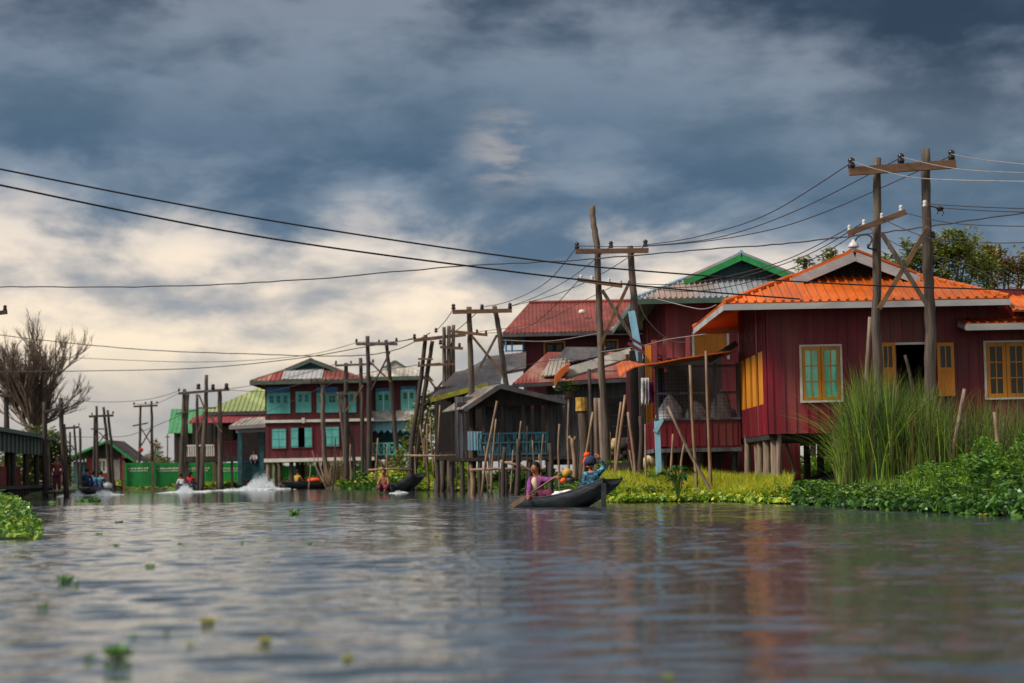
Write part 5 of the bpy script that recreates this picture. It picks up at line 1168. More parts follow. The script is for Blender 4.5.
def person(label, base, J, cloth, legs='plum', hair='long', group='people in boats', hat=None, fingers=True, sleeves=1.0, face=Vector((0, -1, 0)), s=1.0, shirt2=None, cap=None):
    """J: joints relative to the pelvis, metres, world axes"""
    b = Vector(base); root = thing('person', label, 'person', b, group)
    W = {k: b+Vector(v)*s for k, v in J.items()}
    names = ['pel', 'bel', 'che', 'nec', 'hd0', 'hd1', 'shl', 'ell', 'wrl', 'shr', 'elr', 'wrr', 'hil', 'knl', 'anl', 'tol', 'hir', 'knr', 'anr', 'tor']
    rad = [.13, .115, .125, .052, .085, .075, .062, .045, .032, .062, .045, .032, .085, .062, .042, .03, .085, .062, .042, .03]
    ix = {n: i for i, n in enumerate(names)}
    E_ = [('pel', 'bel'), ('bel', 'che'), ('che', 'nec'), ('nec', 'hd0'), ('hd0', 'hd1'), ('che', 'shl'), ('shl', 'ell'), ('ell', 'wrl'), ('che', 'shr'), ('shr', 'elr'), ('elr', 'wrr'), ('pel', 'hil'), ('hil', 'knl'), ('knl', 'anl'), ('anl', 'tol'), ('pel', 'hir'), ('hir', 'knr'), ('knr', 'anr'), ('anr', 'tor')]
    ex = MB(); f = face.normalized(); rt = f.cross(Vector((0, 0, 1))).normalized(); hc = (W['hd0']+W['hd1'])/2
    ex.ball(hc+f*.01, (.078*s, .088*s, .112*s), 0, 14, 10)
    ex.tube([hc+f*.085*s+Vector((0, 0, .02)), hc+f*.118*s+Vector((0, 0, -.02)), hc+f*.09*s+Vector((0, 0, -.03))], [.008, .016, .008], 6)      # nose
    ex.tube([hc+f*.085*s-rt*.022+Vector((0, 0, -.055)), hc+f*.093*s+Vector((0, 0, -.055)), hc+f*.085*s+rt*.022+Vector((0, 0, -.055))], .009, 5)  # lips
    for sd in (-1, 1): ex.ball(hc+rt*sd*.08*s+Vector((0, 0, -.005)), (.014, .02, .03), 0, 6, 5)
    for sd, w, e in ((-1, 'wrl', 'ell'), (1, 'wrr', 'elr')):           # hands
        d = (W[w]-W[e]).normalized(); o = d.orthogonal().normalized(); u = d.cross(o)
        pc = W[w]+d*.05*s; ex.tube([W[w]-d*.02*s, W[w]+d*.03*s, W[w]+d*.085*s], [.028*s, .036*s, .034*s], 8)
        if fingers:
            for k in range(4):
                q = W[w]+d*.08*s+o*(k-1.5)*.019*s; L_ = (.062, .072, .068, .052)[k]*s
                ex.tube([q, q+d*L_*.5+u*.012*s, q+d*L_*.75+u*.04*s, q+d*L_*.6+u*.06*s], [.011*s, .0105*s, .0095*s, .007*s], 6)
            q = W[w]+d*.03*s-o*.03*s; ex.tube([q, q+d*.03*s-o*.02*s+u*.02*s, q+d*.05*s-o*.012*s+u*.045*s], [.013*s, .012*s, .009*s], 6)
    skin('body', [W[n] for n in names], [(ix[a], ix[b_]) for a, b_ in E_], [r*s for r in rad], M['skin'], root, 1, ex)
    if cloth:
        cn = ['pel', 'bel', 'che', 'nk2', 'shl', 'ell', 'wl2', 'shr', 'elr', 'wr2']; C_ = dict(W)
        C_['nk2'] = W['che'].lerp(W['nec'], .55); C_['wl2'] = W['ell'].lerp(W['wrl'], .85*sleeves); C_['wr2'] = W['elr'].lerp(W['wrr'], .85*sleeves)
        cr = [.155, .145, .15, .085, .082, .06, .05, .082, .06, .05]; ci = {n: i for i, n in enumerate(cn)}
        skin('shirt', [C_[n] for n in cn], [(ci[a], ci[b_]) for a, b_ in (('pel', 'bel'), ('bel', 'che'), ('che', 'nk2'), ('che', 'shl'), ('shl', 'ell'), ('ell', 'wl2'), ('che', 'shr'), ('shr', 'elr'), ('elr', 'wr2'))], [r*s for r in cr], M[cloth], root, 2)
    if shirt2:                                  # open front: inner blouse panel
        m = MB(); c = W['bel'].lerp(W['che'], .45)+f*.10; m.ball(c, (.085, .075, .2), 0, 14, 10); m.build('blouse', M[shirt2], root, True)
    if legs:
        ln = ['pel', 'hil', 'knl', 'al2', 'hir', 'knr', 'ar2']; W['al2'] = W['knl'].lerp(W['anl'], .9); W['ar2'] = W['knr'].lerp(W['anr'], .9); li = {n: i for i, n in enumerate(ln)}
        skin('longyi', [W[n] for n in ln], [(li[a], li[b_]) for a, b_ in (('pel', 'hil'), ('hil', 'knl'), ('knl', 'al2'), ('pel', 'hir'), ('hir', 'knr'), ('knr', 'ar2'))], [r*s for r in (.16, .125, .105, .085, .125, .105, .085)], M[legs], root, 2)
    if hair:
        m = MB(); c = hc-f*.02*s+Vector((0, 0, .028*s))
        for k in range(9):
            t = math.pi*.62*k/8
            for j in range(16):
                a = 2*math.pi*j/16; d = rt*math.cos(a)+f*math.sin(a); front = max(0, math.sin(a))
                tt_ = t*(1-.48*front); m.v.append(tuple(c+d*math.sin(tt_)*.108*s+Vector((0, 0, math.cos(tt_)*.13*s))))
        for k in range(8):
            for j in range(16): m.f.append((k*16+j, (k+1)*16+j, (k+1)*16+(j+1) % 16, k*16+(j+1) % 16)); m.m.append(0)
        if hair == 'long': m.tube([c-f*.07*s, c-f*.1*s-Vector((0, 0, .1)), c-f*.09*s-Vector((0, 0, .2)), c-f*.08*s-Vector((0, 0, .3))], [.07, .06, .045, .02], 8)
        if hair == 'bun': m.ball(c-f*.1*s, .05*s)
        m.build('hair', M['hair'], root, True)
    if cap:
        m = MB(); m.lathe(hc+Vector((0, 0, .03)), [(.12, -.03), (.128, .02), (.118, .08), (.08, .13), (.01, .15)], 14); m.build('headscarf', M[cap], root, True)
    return root, W
def sit(face, lean=0, rh=None, lh=None, knee=.32, head=(0, 0), up=1, ld=None):
    f = Vector(face).normalized(); g = (ld or f); r = f.cross(Vector((0, 0, 1))); z = Vector((0, 0, 1)); L_ = f*lean
    J = dict(pel=(0, 0, 0), bel=z*.16+L_*.16, che=z*.36+L_*.36, nec=z*.5+L_*.5, hd0=z*.58+L_*.56+f*head[0]+r*head[1], hd1=z*.70+L_*.62+f*head[0]*1.3+r*head[1])
    for n, s in (('l', -1), ('r', 1)):
        sh = z*.42+L_*.42+r*s*.165; J['sh'+n] = sh
        h = (lh if s < 0 else rh) or (f*.32+r*s*.14+z*.08); h = Vector(h); J['el'+n] = (sh+h)/2+(r*s*.07-z*.09 if (h-sh).length < .52 else Vector((0, 0, -.03))); J['wr'+n] = h
        J['hi'+n] = r*s*.1+z*.01; J['kn'+n] = r*s*(.2 if not ld else .1)+g*knee+z*.12; J['an'+n] = r*s*.12+g*(knee+.08)-z*.1; J['to'+n] = r*s*.12+g*(knee+.2)-z*.1
    return J
# ---------------------------------------------------------------- boats
def canoe(label, A, B, width, bow, stern=.25, low=.26, sec=24, beam_end=.32, group='wooden canoes on the canal', seats=3, draft=.06, over=.75):
    A = Vector((A.x, A.y, 0)); B = Vector((B.x, B.y, 0)); d = (B-A); L_ = d.length; d.normalize(); r = d.cross(Vector((0, 0, 1)))
    root = thing('canoe', label, 'boat', (A+B)/2, group)
    def prof(t):
        w = width/2*(math.sin(math.pi*min(1, (t*.86+.02)))**.6); 
        if t > .55: w = max(w, width/2*(1-(t-.55)/.45*(1-beam_end)))
        sh = low+(stern-low)*max(0, 1-t/.25)**2+(bow-low)*max(0, (t-.35)/.65)**2.1
        ke = -draft+(bow-.12+draft)*max(0, (t-over+.05)/(1.05-over))**1.25+(stern*.6)*max(0, 1-t/.12)**2
        return w, sh, ke
    def hull(sc_, dz):
        m = MB(); n = 9
        for i in range(sec+1):
            t = i/sec; w, sh, ke = prof(t); c = A+d*(t*L_)
            for j in range(n):
                a = (j/(n-1)-.5)*2; y_ = math.copysign(abs(a)**.75, a); zz = ke+(sh-ke)*abs(a)**2.2
                m.v.append(tuple(c+r*(w*y_*sc_)+Vector((0, 0, zz+dz))))
        for i in range(sec):
            for j in range(n-1): k = i*n+j; m.f.append((k, k+1, k+n+1, k+n)); m.m.append(0)
        return m, n
    m, n = hull(1, 0); e = sec*n
    m.f.append(tuple(range(n))); m.m.append(0); m.f.append(tuple(e+j for j in reversed(range(n)))); m.m.append(0)
    h = m.build('hull', M['boat'], root, True); md = h.modifiers.new('t', 'SOLIDIFY'); md.thickness = .035; md.offset = -1
    g_ = MB()
    for s in (-1, 1): g_.tube([A+d*(i/sec*L_)+r*(prof(i/sec)[0]*s)+Vector((0, 0, prof(i/sec)[1]+.01)) for i in range(sec+1)], .022, 6)
    g_.build('gunwale', M['boat'], root)
    for k in range(seats):
        t = .2+.5*k/max(1, seats-1); w, sh, ke = prof(t); c = A+d*(t*L_)+Vector((0, 0, sh-.08)); q = MB(); q.beam(c-r*(w-.03), c+r*(w-.03), .16, .025); q.build('thwart', M['dark_wood'], root)
    return root, lambda t, u=0, z=0: A+d*(t*L_)+r*u+Vector((0, 0, z)), d, r
YBT = G(560, 507).y
A_ = G(511, 502.8); A_ = P(514, 495, 42.6); B_ = P(613, 485, 40.0)
bt, bp, bd, br = canoe('main dark wooden canoe with flared upturned bow carrying two people', A_, B_, .86, .57, .2, .19, 28, .55, seats=3, over=.66)
m = MB(); q = P(603.5, 484, 39.9); m.beam((q.x, q.y, -.25), (q.x, q.y, q.z+.02), .1, .07, up=(0, 1, 0)); m.build('bow_post', M['boat'], bt)
# woman with paddle: faces the left and the camera
wb = P(538, 492, 42.0); wb.z = .2
fw = Vector((-.5, -.75, 0)).normalized()
pl, pt_ = P(514.5, 504, 41.45), P(562, 472.5, 41.5)
hl, hr_ = pl.lerp(pt_, .27)-wb, pl.lerp(pt_, .86)-wb
J = sit(fw, .12, None, None, .26, ld=bd)
fr_ = fw.cross(Vector((0, 0, 1)))
J['wrr'] = tuple(hl) if (J['shr'].x < J['shl'].x) else tuple(hr_)
J['wrl'] = tuple(hr_) if (J['shr'].x < J['shl'].x) else tuple(hl)
for n in 'lr':
    sh = Vector(J['sh'+n]); h = Vector(J['wr'+n]); dd = h-sh
    J['wr'+n] = h; J['el'+n] = (sh+h)/2+Vector((0, -.03, -.05))
for k in ('hd0', 'hd1'): J[k] = Vector(J[k])+Vector((-.02, 0, .0))
wroot, WJ = person('woman in purple jacket and plum longyi paddling at the low end of the main canoe', wb, J, 'purple', 'plum', 'long', s=.95, face=Vector((-.55, -.8, -.1)), shirt2='cream_cloth')
hA, hB = pl.lerp(pt_, .27), pl.lerp(pt_, .86); dd = (hB-hA).normalized(); lowp = pl-dd*.1; top = pt_+dd*.05
m = MB(); m.tube([lowp+dd*.45, hA, hB, top], [.016, .016, .016, .014], 8); m.tube([top-dd.cross(Vector((0, 1, 0)))*.09, top+dd.cross(Vector((0, 1, 0)))*.09], .018, 6)
o = m.build('paddle', M['bamboo'], None, True); tag(o, 'wooden paddle dipped in the water by the woman in purple', 'paddle')
m = MB(); sd = dd.cross(Vector((0, 1, 0))).normalized(); bl = []
for t, w_ in ((0, .04), (.1, .055), (.25, .05), (.38, .025)): c = lowp+dd*t; bl.append((c-sd*w_, c+sd*w_))
for (a, b), (c, e) in zip(bl, bl[1:]): y_ = Vector((0, .012, 0)); m.hexa([a-y_, b-y_, b+y_, a+y_, c-y_, e-y_, e+y_, c+y_])
m.build('blade', M['bamboo'], o)
# second person behind the bow: blue check shirt, back turned, arm raised to the head
sb = P(592, 487, 40.6); sb.z = .33
f2_ = Vector((.35, .9, 0)).normalized()
J = sit(f2_, .1, None, None, .2, ld=-bd)
top_hand = P(600.5, 454, 40.5)-sb; other = P(601, 480, 40.4)-sb
rk, lk = ('r', 'l') if Vector(J['shr']).x > Vector(J['shl']).x else ('l', 'r')
J['wr'+rk] = top_hand; J['el'+rk] = Vector(J['sh'+rk])+Vector((.14, -.06, .12)); J['wr'+lk] = other*.8; J['el'+lk] = Vector(J['sh'+lk])+Vector((-.06, -.02, -.24))
for k in ('nec', 'hd0', 'hd1'): J[k] = Vector(J[k])+Vector((-.04, 0, -.03))
person('person in blue checked shirt and dark cap with one arm raised at the canoe bow', sb, J, 'plaid', 'navy_cloth', 'short', face=f2_, cap='navy_cloth', s=.88)
# bundles between them
for px, py, r_, key, lab in ((567, 473, .13, 'yellow_cloth', 'round yellow bundle between the two people in the main canoe'), (570, 480, .12, 'black', 'round dark pot under the yellow bundle in the canoe'), (563.5, 480.5, .08, 'orange_cloth', 'small orange bag left of the dark pot in the canoe')):
    m = MB(); c = P(px, py, 41.2); c.z = max(c.z, .3); m.ball(c, (r_*.85, r_*.85, r_*.7), 0, 14, 10, .09)
    tag(m.build('bundle', M[key], None, True), lab, 'bundle')
m = MB(); c = P(567, 489, 41.2); c.z = .27
for i in range(9): m.ball(c+Vector((random.uniform(-.35, .35), random.uniform(-.2, .2), random.uniform(-.02, .05))), (random.uniform(.09, .16), .1, .06), 0, 8, 6, .2)
tag(m.build('white_sacks', M['net'], None, True), 'crumpled white plastic sheet heaped in the middle of the main canoe', 'plastic sheet')
m = MB(); c = P(587, 455, 55.8); m.ball(c, (.1, .08, .08), 0, 12, 8, .15); m.tube([c, c+Vector((-.1, -.03, -.2)), c+Vector((-.06, -.03, -.32))], [.05, .04, .01], 6)
tag(m.build('orange_rag', M['orange_cloth'], None, True), 'orange rag tied round the leaning stake behind the person in blue checks', 'rag')
# ---- second canoe, shirtless paddler
Yc = 84
A_ = P(386, 490, Yc+2.5); B_ = P(418.5, 485, Yc-1); c2, c2p, d2, r2 = canoe('dark canoe with steep raised bow and shirtless paddler before the bright bushes', A_, B_, 1.0, .78, .25, .3, 20, .5, seats=1, over=.5)
b0 = P(385, 487, Yc+.4); b0.z = .2
person('shirtless paddler sitting low in the canoe with the steep raised bow', b0, sit((-.3, -1, 0), .25, knee=.25), None, 'plum', 'short', fingers=False, s=1.05, face=Vector((-.2, -1, 0)))
# ---- long canoe under the turquoise house
Yc = 128
A_ = P(335, 486, Yc+1); B_ = P(280, 486, Yc-1); canoe('long low dark canoe moored under the turquoise shuttered house', A_, B_, 1.1, .5, .3, .4, 20, .3, seats=3)
b0 = P(297, 485, Yc); b0.z = .35
person('man in yellow and blue shirt seated in the long low canoe', b0, sit((.5, 1, 0), .15), 'yellow_cloth', 'navy_cloth', 'short', fingers=False, s=1.15, face=Vector((.4, 1, 0)))
m = MB(); c = P(314, 483, Yc-.1); c.z = .55; m.ball(c, (.45, .3, .16), 0, 14, 8, .05); tag(m.build('orange_bundle', M['orange_cloth'], None, True), 'long orange bundle lying in the low canoe right of the seated man', 'bundle')
# ---- motor canoe coming away with red dressed rider
Yc = 118
A_ = P(186, 488, Yc+5); B_ = P(186, 492, Yc-1.5); canoe('wide dark motor canoe throwing a short white wake before the pole cluster', A_, B_, 1.35, .5, .3, .34, 20, .7, seats=2)
b0 = P(190, 484, Yc); b0.z = .42
person('rider in a red shirt sitting high in the motor canoe', b0, sit((.3, 1, 0), .1), 'red_cloth', 'navy_cloth', 'long', fingers=False, s=1.05, face=Vector((.3, 1, 0)))
b0 = P(182, 485, Yc-.4); b0.z = .35
person('crouching rider in white beside the one in the red shirt', b0, sit((-.6, 1, 0), .4), 'white_cloth', 'navy_cloth', 'short', fingers=False, s=.95, face=Vector((-.5, 1, 0)))
# ---- crowded canoe at left
Yc = 105
A_ = P(112, 492, Yc+6); B_ = P(84, 497, Yc-1); canoe('low motor canoe crowded with three passengers at the left of the canal', A_, B_, 1.1, .42, .3, .34, 20, .5, seats=3)
for px, py, key, lab, fc, dz in ((86.5, 489, 'navy_cloth', 'passenger in navy, tallest and leftmost in the crowded canoe', (.1, 1, 0), .15), (93, 490.5, 'blue_cloth', 'passenger in pale blue in the middle of the crowded canoe', (-.2, 1, 0), 0), (100, 490, 'teal', 'passenger in teal top, rightmost in the crowded canoe', (.4, 1, 0), 0)):
    b0 = P(px, py, Yc+(px-84)*.3); b0.z = .45+dz
    person(lab, b0, sit(fc, .15), key if key != 'teal' else 'plaid', 'navy_cloth', 'short', fingers=False, s=1.1, face=Vector(fc))
m = MB(); c = P(106, 487, Yc+5); m.ball(c, (.35, .3, .3), 0, 10, 8, .15); tag(m.build('white_bag', M['white_cloth'], None, True), 'white bag at the front of the crowded canoe', 'bag')
# ---- standing figure on the left jetty
b0 = P(57, 481, 97)
z = Vector((0, 0, 1)); J = dict(pel=(0, 0, 0), bel=z*.17, che=z*.38, nec=z*.54, hd0=z*.62, hd1=z*.76)
for n, s in (('l', -1), ('r', 1)): J.update({'sh'+n: (s*.18, 0, .46), 'el'+n: (s*.26, .02, .2), 'wr'+n: (s*.24, -.08, 0), 'hi'+n: (s*.1, 0, -.02), 'kn'+n: (s*.11, -.03, -.44), 'an'+n: (s*.11, .02, -.84), 'to'+n: (s*.12, -.14, -.88)})
b0.z = 1.15; person('standing person in dark red clothes at the corner of the left boat shed', b0, J, 'maroon', 'plum', 'short', group='people on the bank', fingers=False, s=1.0)
m = MB(); A_ = P(47, 494, 97.5); B_ = P(66, 494, 98.5); m.box(A_.x, B_.x, 96.4, 98.6, .16, .26)
for xx in (A_.x+.08, B_.x-.08): m.tube([(xx, 96.5, -.2), (xx, 96.5, .2)], .07, 6)
tag(m.build('landing_stage', M['dark_wood']), 'small low landing stage under the standing person by the left shed', 'landing stage')
# ---- person in the doorway (bust visible)
b0 = P(254, 451, 137.8); b0.z = P(254, 463, 137.8).z+.1
person('small figure in pale clothes looking out of the teal framed doorway', b0, sit((0, -1, 0), 0), 'white_cloth', 'navy_cloth', 'short', group='people on the bank', fingers=False, s=1.0)
# ---- spray and wakes
def spray(pxc, pyc, Y, wpx, hpx, n, lab, skew=0):
    m = MB(); s = PX(Y); c = G(pxc, pyc); c = P(pxc, pyc, Y); c.z = 0
    for i in range(n):
        u = random.gauss(0, .33); h_ = random.random()**1.5*math.exp(-u*u*4.5)*random.uniform(.5, 1.25)*(1+.3*math.sin(u*17)); r_ = random.uniform(.01, .035)*(1.35-h_)
        p = c+Vector((u*wpx*s+skew*h_*wpx*s, random.uniform(-1, 1), h_*hpx*s)); q = random.random()*6
        a = Vector((math.cos(q), .3, math.sin(q)))*r_; b = Vector((-math.sin(q), -.3, math.cos(q)))*r_*random.uniform(.5, 1.6)
        m.face([p-a, p+b, p+a]); m.face([p-b, p+a*.7, p+b, p-a*.6])
    for i in range(int(n*.05)):
        u = random.gauss(0, .38); p = c+Vector((u*wpx*s*1.4, random.uniform(-1.5, 1.5), random.uniform(0, .1)*hpx*s*.5)); r_ = random.uniform(.03, .12); m.ball(p, (r_*2.2, r_, r_*.45), 0, 7, 5, .3)
    tag(m.build('spray', M['foam']), lab, 'spray', None, 'stuff')
spray(259, 488.5, 127, 26, 17, 7000, 'tall white water spray thrown up before the teal doorway', .15)
spray(240, 489.6, 126, 38, 2.6, 2600, 'long low white wash trailing left of the tall spray')
spray(185, 492, 114, 11, 9, 2600, 'white wash behind the motor canoe')
spray(186, 492.5, 113, 24, 2.0, 700, 'flat foam line around the motor canoe')
spray(104, 496.5, 104, 14, 6, 1800, 'white wash behind the crowded canoe')
spray(80, 496, 104, 6, 7, 900, 'small bow wave at the left of the crowded canoe')
spray(398, 491.5, 82, 6, 3, 250, 'small splash under the raised bow canoe')
# ================================================================ VEGETATION
U = random.uniform
def leaf(m, p, l, w, up=.5, mi=0, d=None):
    a = U(0, 6.283); d = d or Vector((math.cos(a), math.sin(a), U(-.3, .9)*up*2)).normalized(); sd = d.cross(Vector((0, 0, 1)))
    if sd.length < .05: sd = Vector((1, 0, 0))
    sd = sd.normalized(); sd = (sd+Vector((0, 0, U(-.5, .5)))).normalized(); n = sd.cross(d)
    k = len(m.v); q = p+d*l; mid = p+d*l*.5+n*l*.08
    m.v += [tuple(p), tuple(mid-sd*w/2), tuple(q-n*l*.1), tuple(mid+sd*w/2)]; m.f.append((k, k+1, k+2, k+3)); m.m.append(mi)
def blade(m, p, h, w, bend, mi=0, seg=4):
    a = U(0, 6.283); bd = Vector((math.cos(a), math.sin(a)*.6, 0)); sd = Vector((math.cos(a+1.4), math.sin(a+1.4), 0)); sd = Vector((1, U(-.5, .5), 0)).normalized() if random.random() < .6 else sd
    k = len(m.v)
    for i in range(seg):
        t = i/seg; c = p+bd*(bend*h*t*t)+Vector((0, 0, h*(t-.25*bend*t*t))); ww = w*(1-t)**.6/2; m.v += [tuple(c-sd*ww), tuple(c+sd*ww)]
    c = p+bd*(bend*h)+Vector((0, 0, h*(1-.3*bend))); m.v.append(tuple(c))
    for i in range(seg-1): q = k+2*i; m.f.append((q, q+1, q+3, q+2)); m.m.append(mi)
    q = k+2*(seg-1); m.f.append((q, q+1, k+2*seg)); m.m.append(mi)
def hyleaf(m, p, r, mi=0, tilt=None):
    """rounded hyacinth leaf on a short stalk"""
    a = U(0, 6.283); n = Vector((math.cos(a)*.7, math.sin(a)*.7, U(.3, 1))).normalized(); e = n.orthogonal().normalized(); o = n.cross(e); k = len(m.v)
    for j in range(6): t = j/6*6.283; m.v.append(tuple(p+(e*math.cos(t)+o*math.sin(t)*.8)*r*(1 if j else 1.15)+n*(.15*r*math.cos(2*t))))
    m.f.append(tuple(range(k, k+6))); m.m.append(mi)
def gz(o): return max(0, interp(ROWS, o))
def interp(tab, x):
    if x <= tab[0][0]: return tab[0][1]
    for (a, b), (c, d) in zip(tab, tab[1:]):
        if x <= c: return b+(d-b)*(x-a)/(c-a)
    return tab[-1][1]
# --- reeds by the big house
m = MB()
RT = [(838, 425), (850, 395), (868, 362), (885, 366), (905, 388), (925, 372), (945, 392), (962, 400), (985, 392), (1005, 402), (1024, 395), (1060, 395)]
for i in range(8500):
    px = U(838, 1058) if i % 3 else random.gauss(885, 22); 
    if px < 836: continue
    Y = U(37.5, 42.5); p = P(px, 470, Y); p.z = .15
    topy = interp(RT, px); topy += 16*math.sin(px*.31+Y*1.3)*math.sin(px*.13+Y*2.3); zt = P(px, topy, Y).z; dens = 1 if px < 955 else .62
    if random.random() > dens: continue
    h_ = (zt-.15)*(1.05-abs(random.gauss(0, .36)))
    if h_ < .4: continue
    blade(m, p, h_, U(.012, .034), (abs(random.gauss(0, .24))+.03 if random.random() < .9 else U(.6, 1.1)), random.choices((0, 1, 2, 3), (5, 2, 2, 3 if px < 905 else 1))[0])
tag(m.build('reeds', [M['reed1'], M['reed2'], M['lf3'], M['lf1']]), 'tall green reeds growing against the maroon house under its windows', 'reeds', None, 'stuff')
m = MB()                                # feathery seed heads and stray stalks
for i in range(420):
    px = U(836, 1050); Y = U(37.5, 41.5); p = P(px, 470, Y); p.z = .15; zt = P(px, interp(RT, px)-U(-20, 22), Y).z
    blade(m, p, zt-.15, U(.01, .024), U(.02, .4), 0)
tag(m.build('reed_stalks', [M['reed2']]), 'sparse dry stalks rising above the green reeds', 'reeds', None, 'stuff')
# --- bank plants: mound heights in pixels of crest
def mound(tab_top, x0, x1, dy0, dy1, n, mats, name, lab, lo=.07, hi=.16, kind='leaf', fill=.0, ypow=1.0, wts=None):
    m = MB(); k = len(mats)
    for i in range(n):
        px = U(x0, x1); e = edgeY(px); t = random.random()**ypow; Y = e+dy0+(dy1-dy0)*t
        topz = P(px, interp(tab_top, px), e+dy1).z; base = .08
        hh = base+(topz-base)*min(1, (t*1.15+.08))**.8*(.8+.35*math.sin(px*.21+Y*1.7)*math.sin(px*.07+Y*.9))
        z = hh*(1-random.random()**3*(1-fill)); 
        p = P(px, 480, Y); p.z = max(.02, z, gz(Y-e)+U(0, .08))
        mi = random.choices(range(k), wts or [1]*k)[0]
        # clumps of one tone
        if math.sin(px*.35+3*math.sin(Y*2.1))*math.sin(Y*2.9+px*.11) > .45: mi = k-1
        s = U(lo, hi)
        if kind == 'leaf': leaf(m, p, s, s*.42, .5, mi)
        elif kind == 'hy': hyleaf(m, p, s*.5, mi)
        else: p.z = max(.03, gz(Y-e)-.03); blade(m, p, hh*(U(.5, 1.05) if x0 == 604 else U(.3, .8))+.05, U(.01, .02), U(.1, .6), mi, 3)
    return tag(m.build(name, [M[q] for q in mats]), lab, 'plants', None, 'stuff')
T1 = [(785, 492), (810, 488), (840, 483), (880, 480), (915, 474), (940, 458), (960, 449), (985, 444), (1010, 438), (1060, 428)]
mound(T1, 786, 900, .3, 6.5, 17000, ['lf2', 'reed1', 'lf3', 'lf3'], 'bank_plants', 'low dark weeds at the foot of the reeds left of the bright mound', .05, .14)
mound(T1, 880, 1062, .6, 5.2, 40000, ['lf1', 'lf2', 'lf2', 'lf3'], 'bank_plants', 'bright green leafy mound between the reeds and the water', .04, .1, wts=[5, 3, 3, 1])
mound(T1, 786, 1062, .3, 5.0, 4000, ['reed1', 'lf2', 'lf1'], 'bank_grass', 'grass blades mixed in the leafy mound', kind='blade')
mound([(760, 485), (830, 484), (900, 482), (1060, 480)], 765, 1060, .1, 7, 16000, ['lf2', 'lf3', 'reed1', 'lf1'], 'bank_plants', 'low green weeds covering the bank around the stilts and reeds', .07, .16)
mound([(1062, 480), (1500, 478)], 1062, 1500, .1, 16, 9000, ['lf2', 'lf3', 'reed1', 'lf1'], 'bank_plants', 'green weeds on the bank beyond the right end of the house', .12, .3)
T2 = [(785, 499), (830, 492), (900, 490), (960, 486), (1000, 478), (1060, 470)]
mound(T2, 772, 1062, -.35, 2.8, 13000, ['hy', 'lf2', 'lf3', 'lf3'], 'hyacinth_bed', 'band of round water hyacinth leaves at the right water edge', .07, .16, 'hy')
T2b = [(930, 505), (960, 484), (985, 462), (1010, 470), (1060, 462)]
mound(T2b, 940, 1062, 1.2, 2.6, 6500, ['lf3', 'lf3', 'lf2'], 'dark_bush_leaves', 'dark green broad leaves heaped near the right edge', .1, .22)
T3 = [(600, 477), (640, 476), (670, 474), (700, 477), (740, 479), (786, 482)]
mound(T3, 604, 790, .15, 5, 28000, ['yg', 'lf1', 'yg', 'yg'], 'bank_grass', 'sunlit yellow green grass strip before the mesh veranda', kind='blade')
mound([(600, 497), (700, 498), (790, 499)], 604, 790, -.5, 1.3, 5000, ['yg', 'hy', 'lf1'], 'hyacinth_bed', 'low floating leaves along the sunlit grass edge', .08, .16, 'hy')
mound([(600, 482), (625, 478), (650, 476), (675, 474), (690, 484)], 604, 690, .5, 4, 7000, ['lf1', 'lf2', 'hy', 'lf3'], 'bank_plants', 'green leafy plants below the sack and the pale blue pipe', .1, .24)
T4 = [(478, 480), (500, 470), (540, 470), (575, 474), (604, 482)]
mound(T4, 478, 606, .2, 12, 12000, ['lf2', 'lf2', 'lf1', 'lf3'], 'bank_plants', 'green leaf bed behind the mooring posts and the woman', .12, .3)
T5 = [(402, 482), (415, 466), (428, 458), (440, 462), (455, 458), (468, 466), (480, 480)]
mound(T5, 402, 482, .2, 5, 12000, ['lf1', 'yg', 'lf1', 'lf2'], 'bank_plants', 'bright green bush around the feet of the bundled poles', .18, .4)
mound(T5, 402, 482, .2, 5, 5000, ['yg', 'lf1', 'lf2'], 'bank_grass', 'fresh grass blades in the bright bush by the bundled poles', kind='blade')
T6 = [(340, 486), (350, 479), (362, 477), (376, 480), (404, 478)]
mound(T6, 342, 406, -.5, 6, 6000, ['lf2', 'lf3', 'hy', 'lf3'], 'hyacinth_bed', 'dark round leaves left of the shirtless paddler', .25, .5, 'hy')
T7 = [(-20, 484), (60, 484), (120, 482), (180, 483), (250, 482), (340, 476), (404, 470)]
mound(T7, 110, 404, .5, 14, 14000, ['lf2', 'lf1', 'lf3', 'yg'], 'bank_grass', 'rough grass along the far bank below the green fence', .2, .5, kind='leaf')
m = MB()
for i in range(22000):                  # far low treeline
    px = U(-60, 470); Y = U(215, 260); h_ = 1.9+1.6*math.sin(px*.045+1)*math.sin(px*.013)+1.0*math.sin(px*.21)+.6*math.sin(px*.57); p = P(px, 470, Y); p.z = .4+max(.3, h_)*random.random()**.6
    leaf(m, p, U(.3, .8), U(.2, .4), .5, random.randrange(3))
tag(m.build('far_treeline', [M['tree2'], M['lf3'], M['tree3']]), 'low dark line of bushes on the horizon beyond the far houses', 'treeline', None, 'stuff')
m = MB()                                # under-house scrub beyond right houses
for i in range(9000):
    px = U(600, 900); Y = U(53.5, 56); p = P(px, 470, Y); p.z = .2+random.random()**1.5*.75; leaf(m, p, U(.1, .3), U(.05, .13), .5, random.randrange(2))
tag(m.build('scrub', [M['lf1'], M['lf2']]), 'green scrub seen between the stilts under the right houses', 'plants', None, 'stuff')
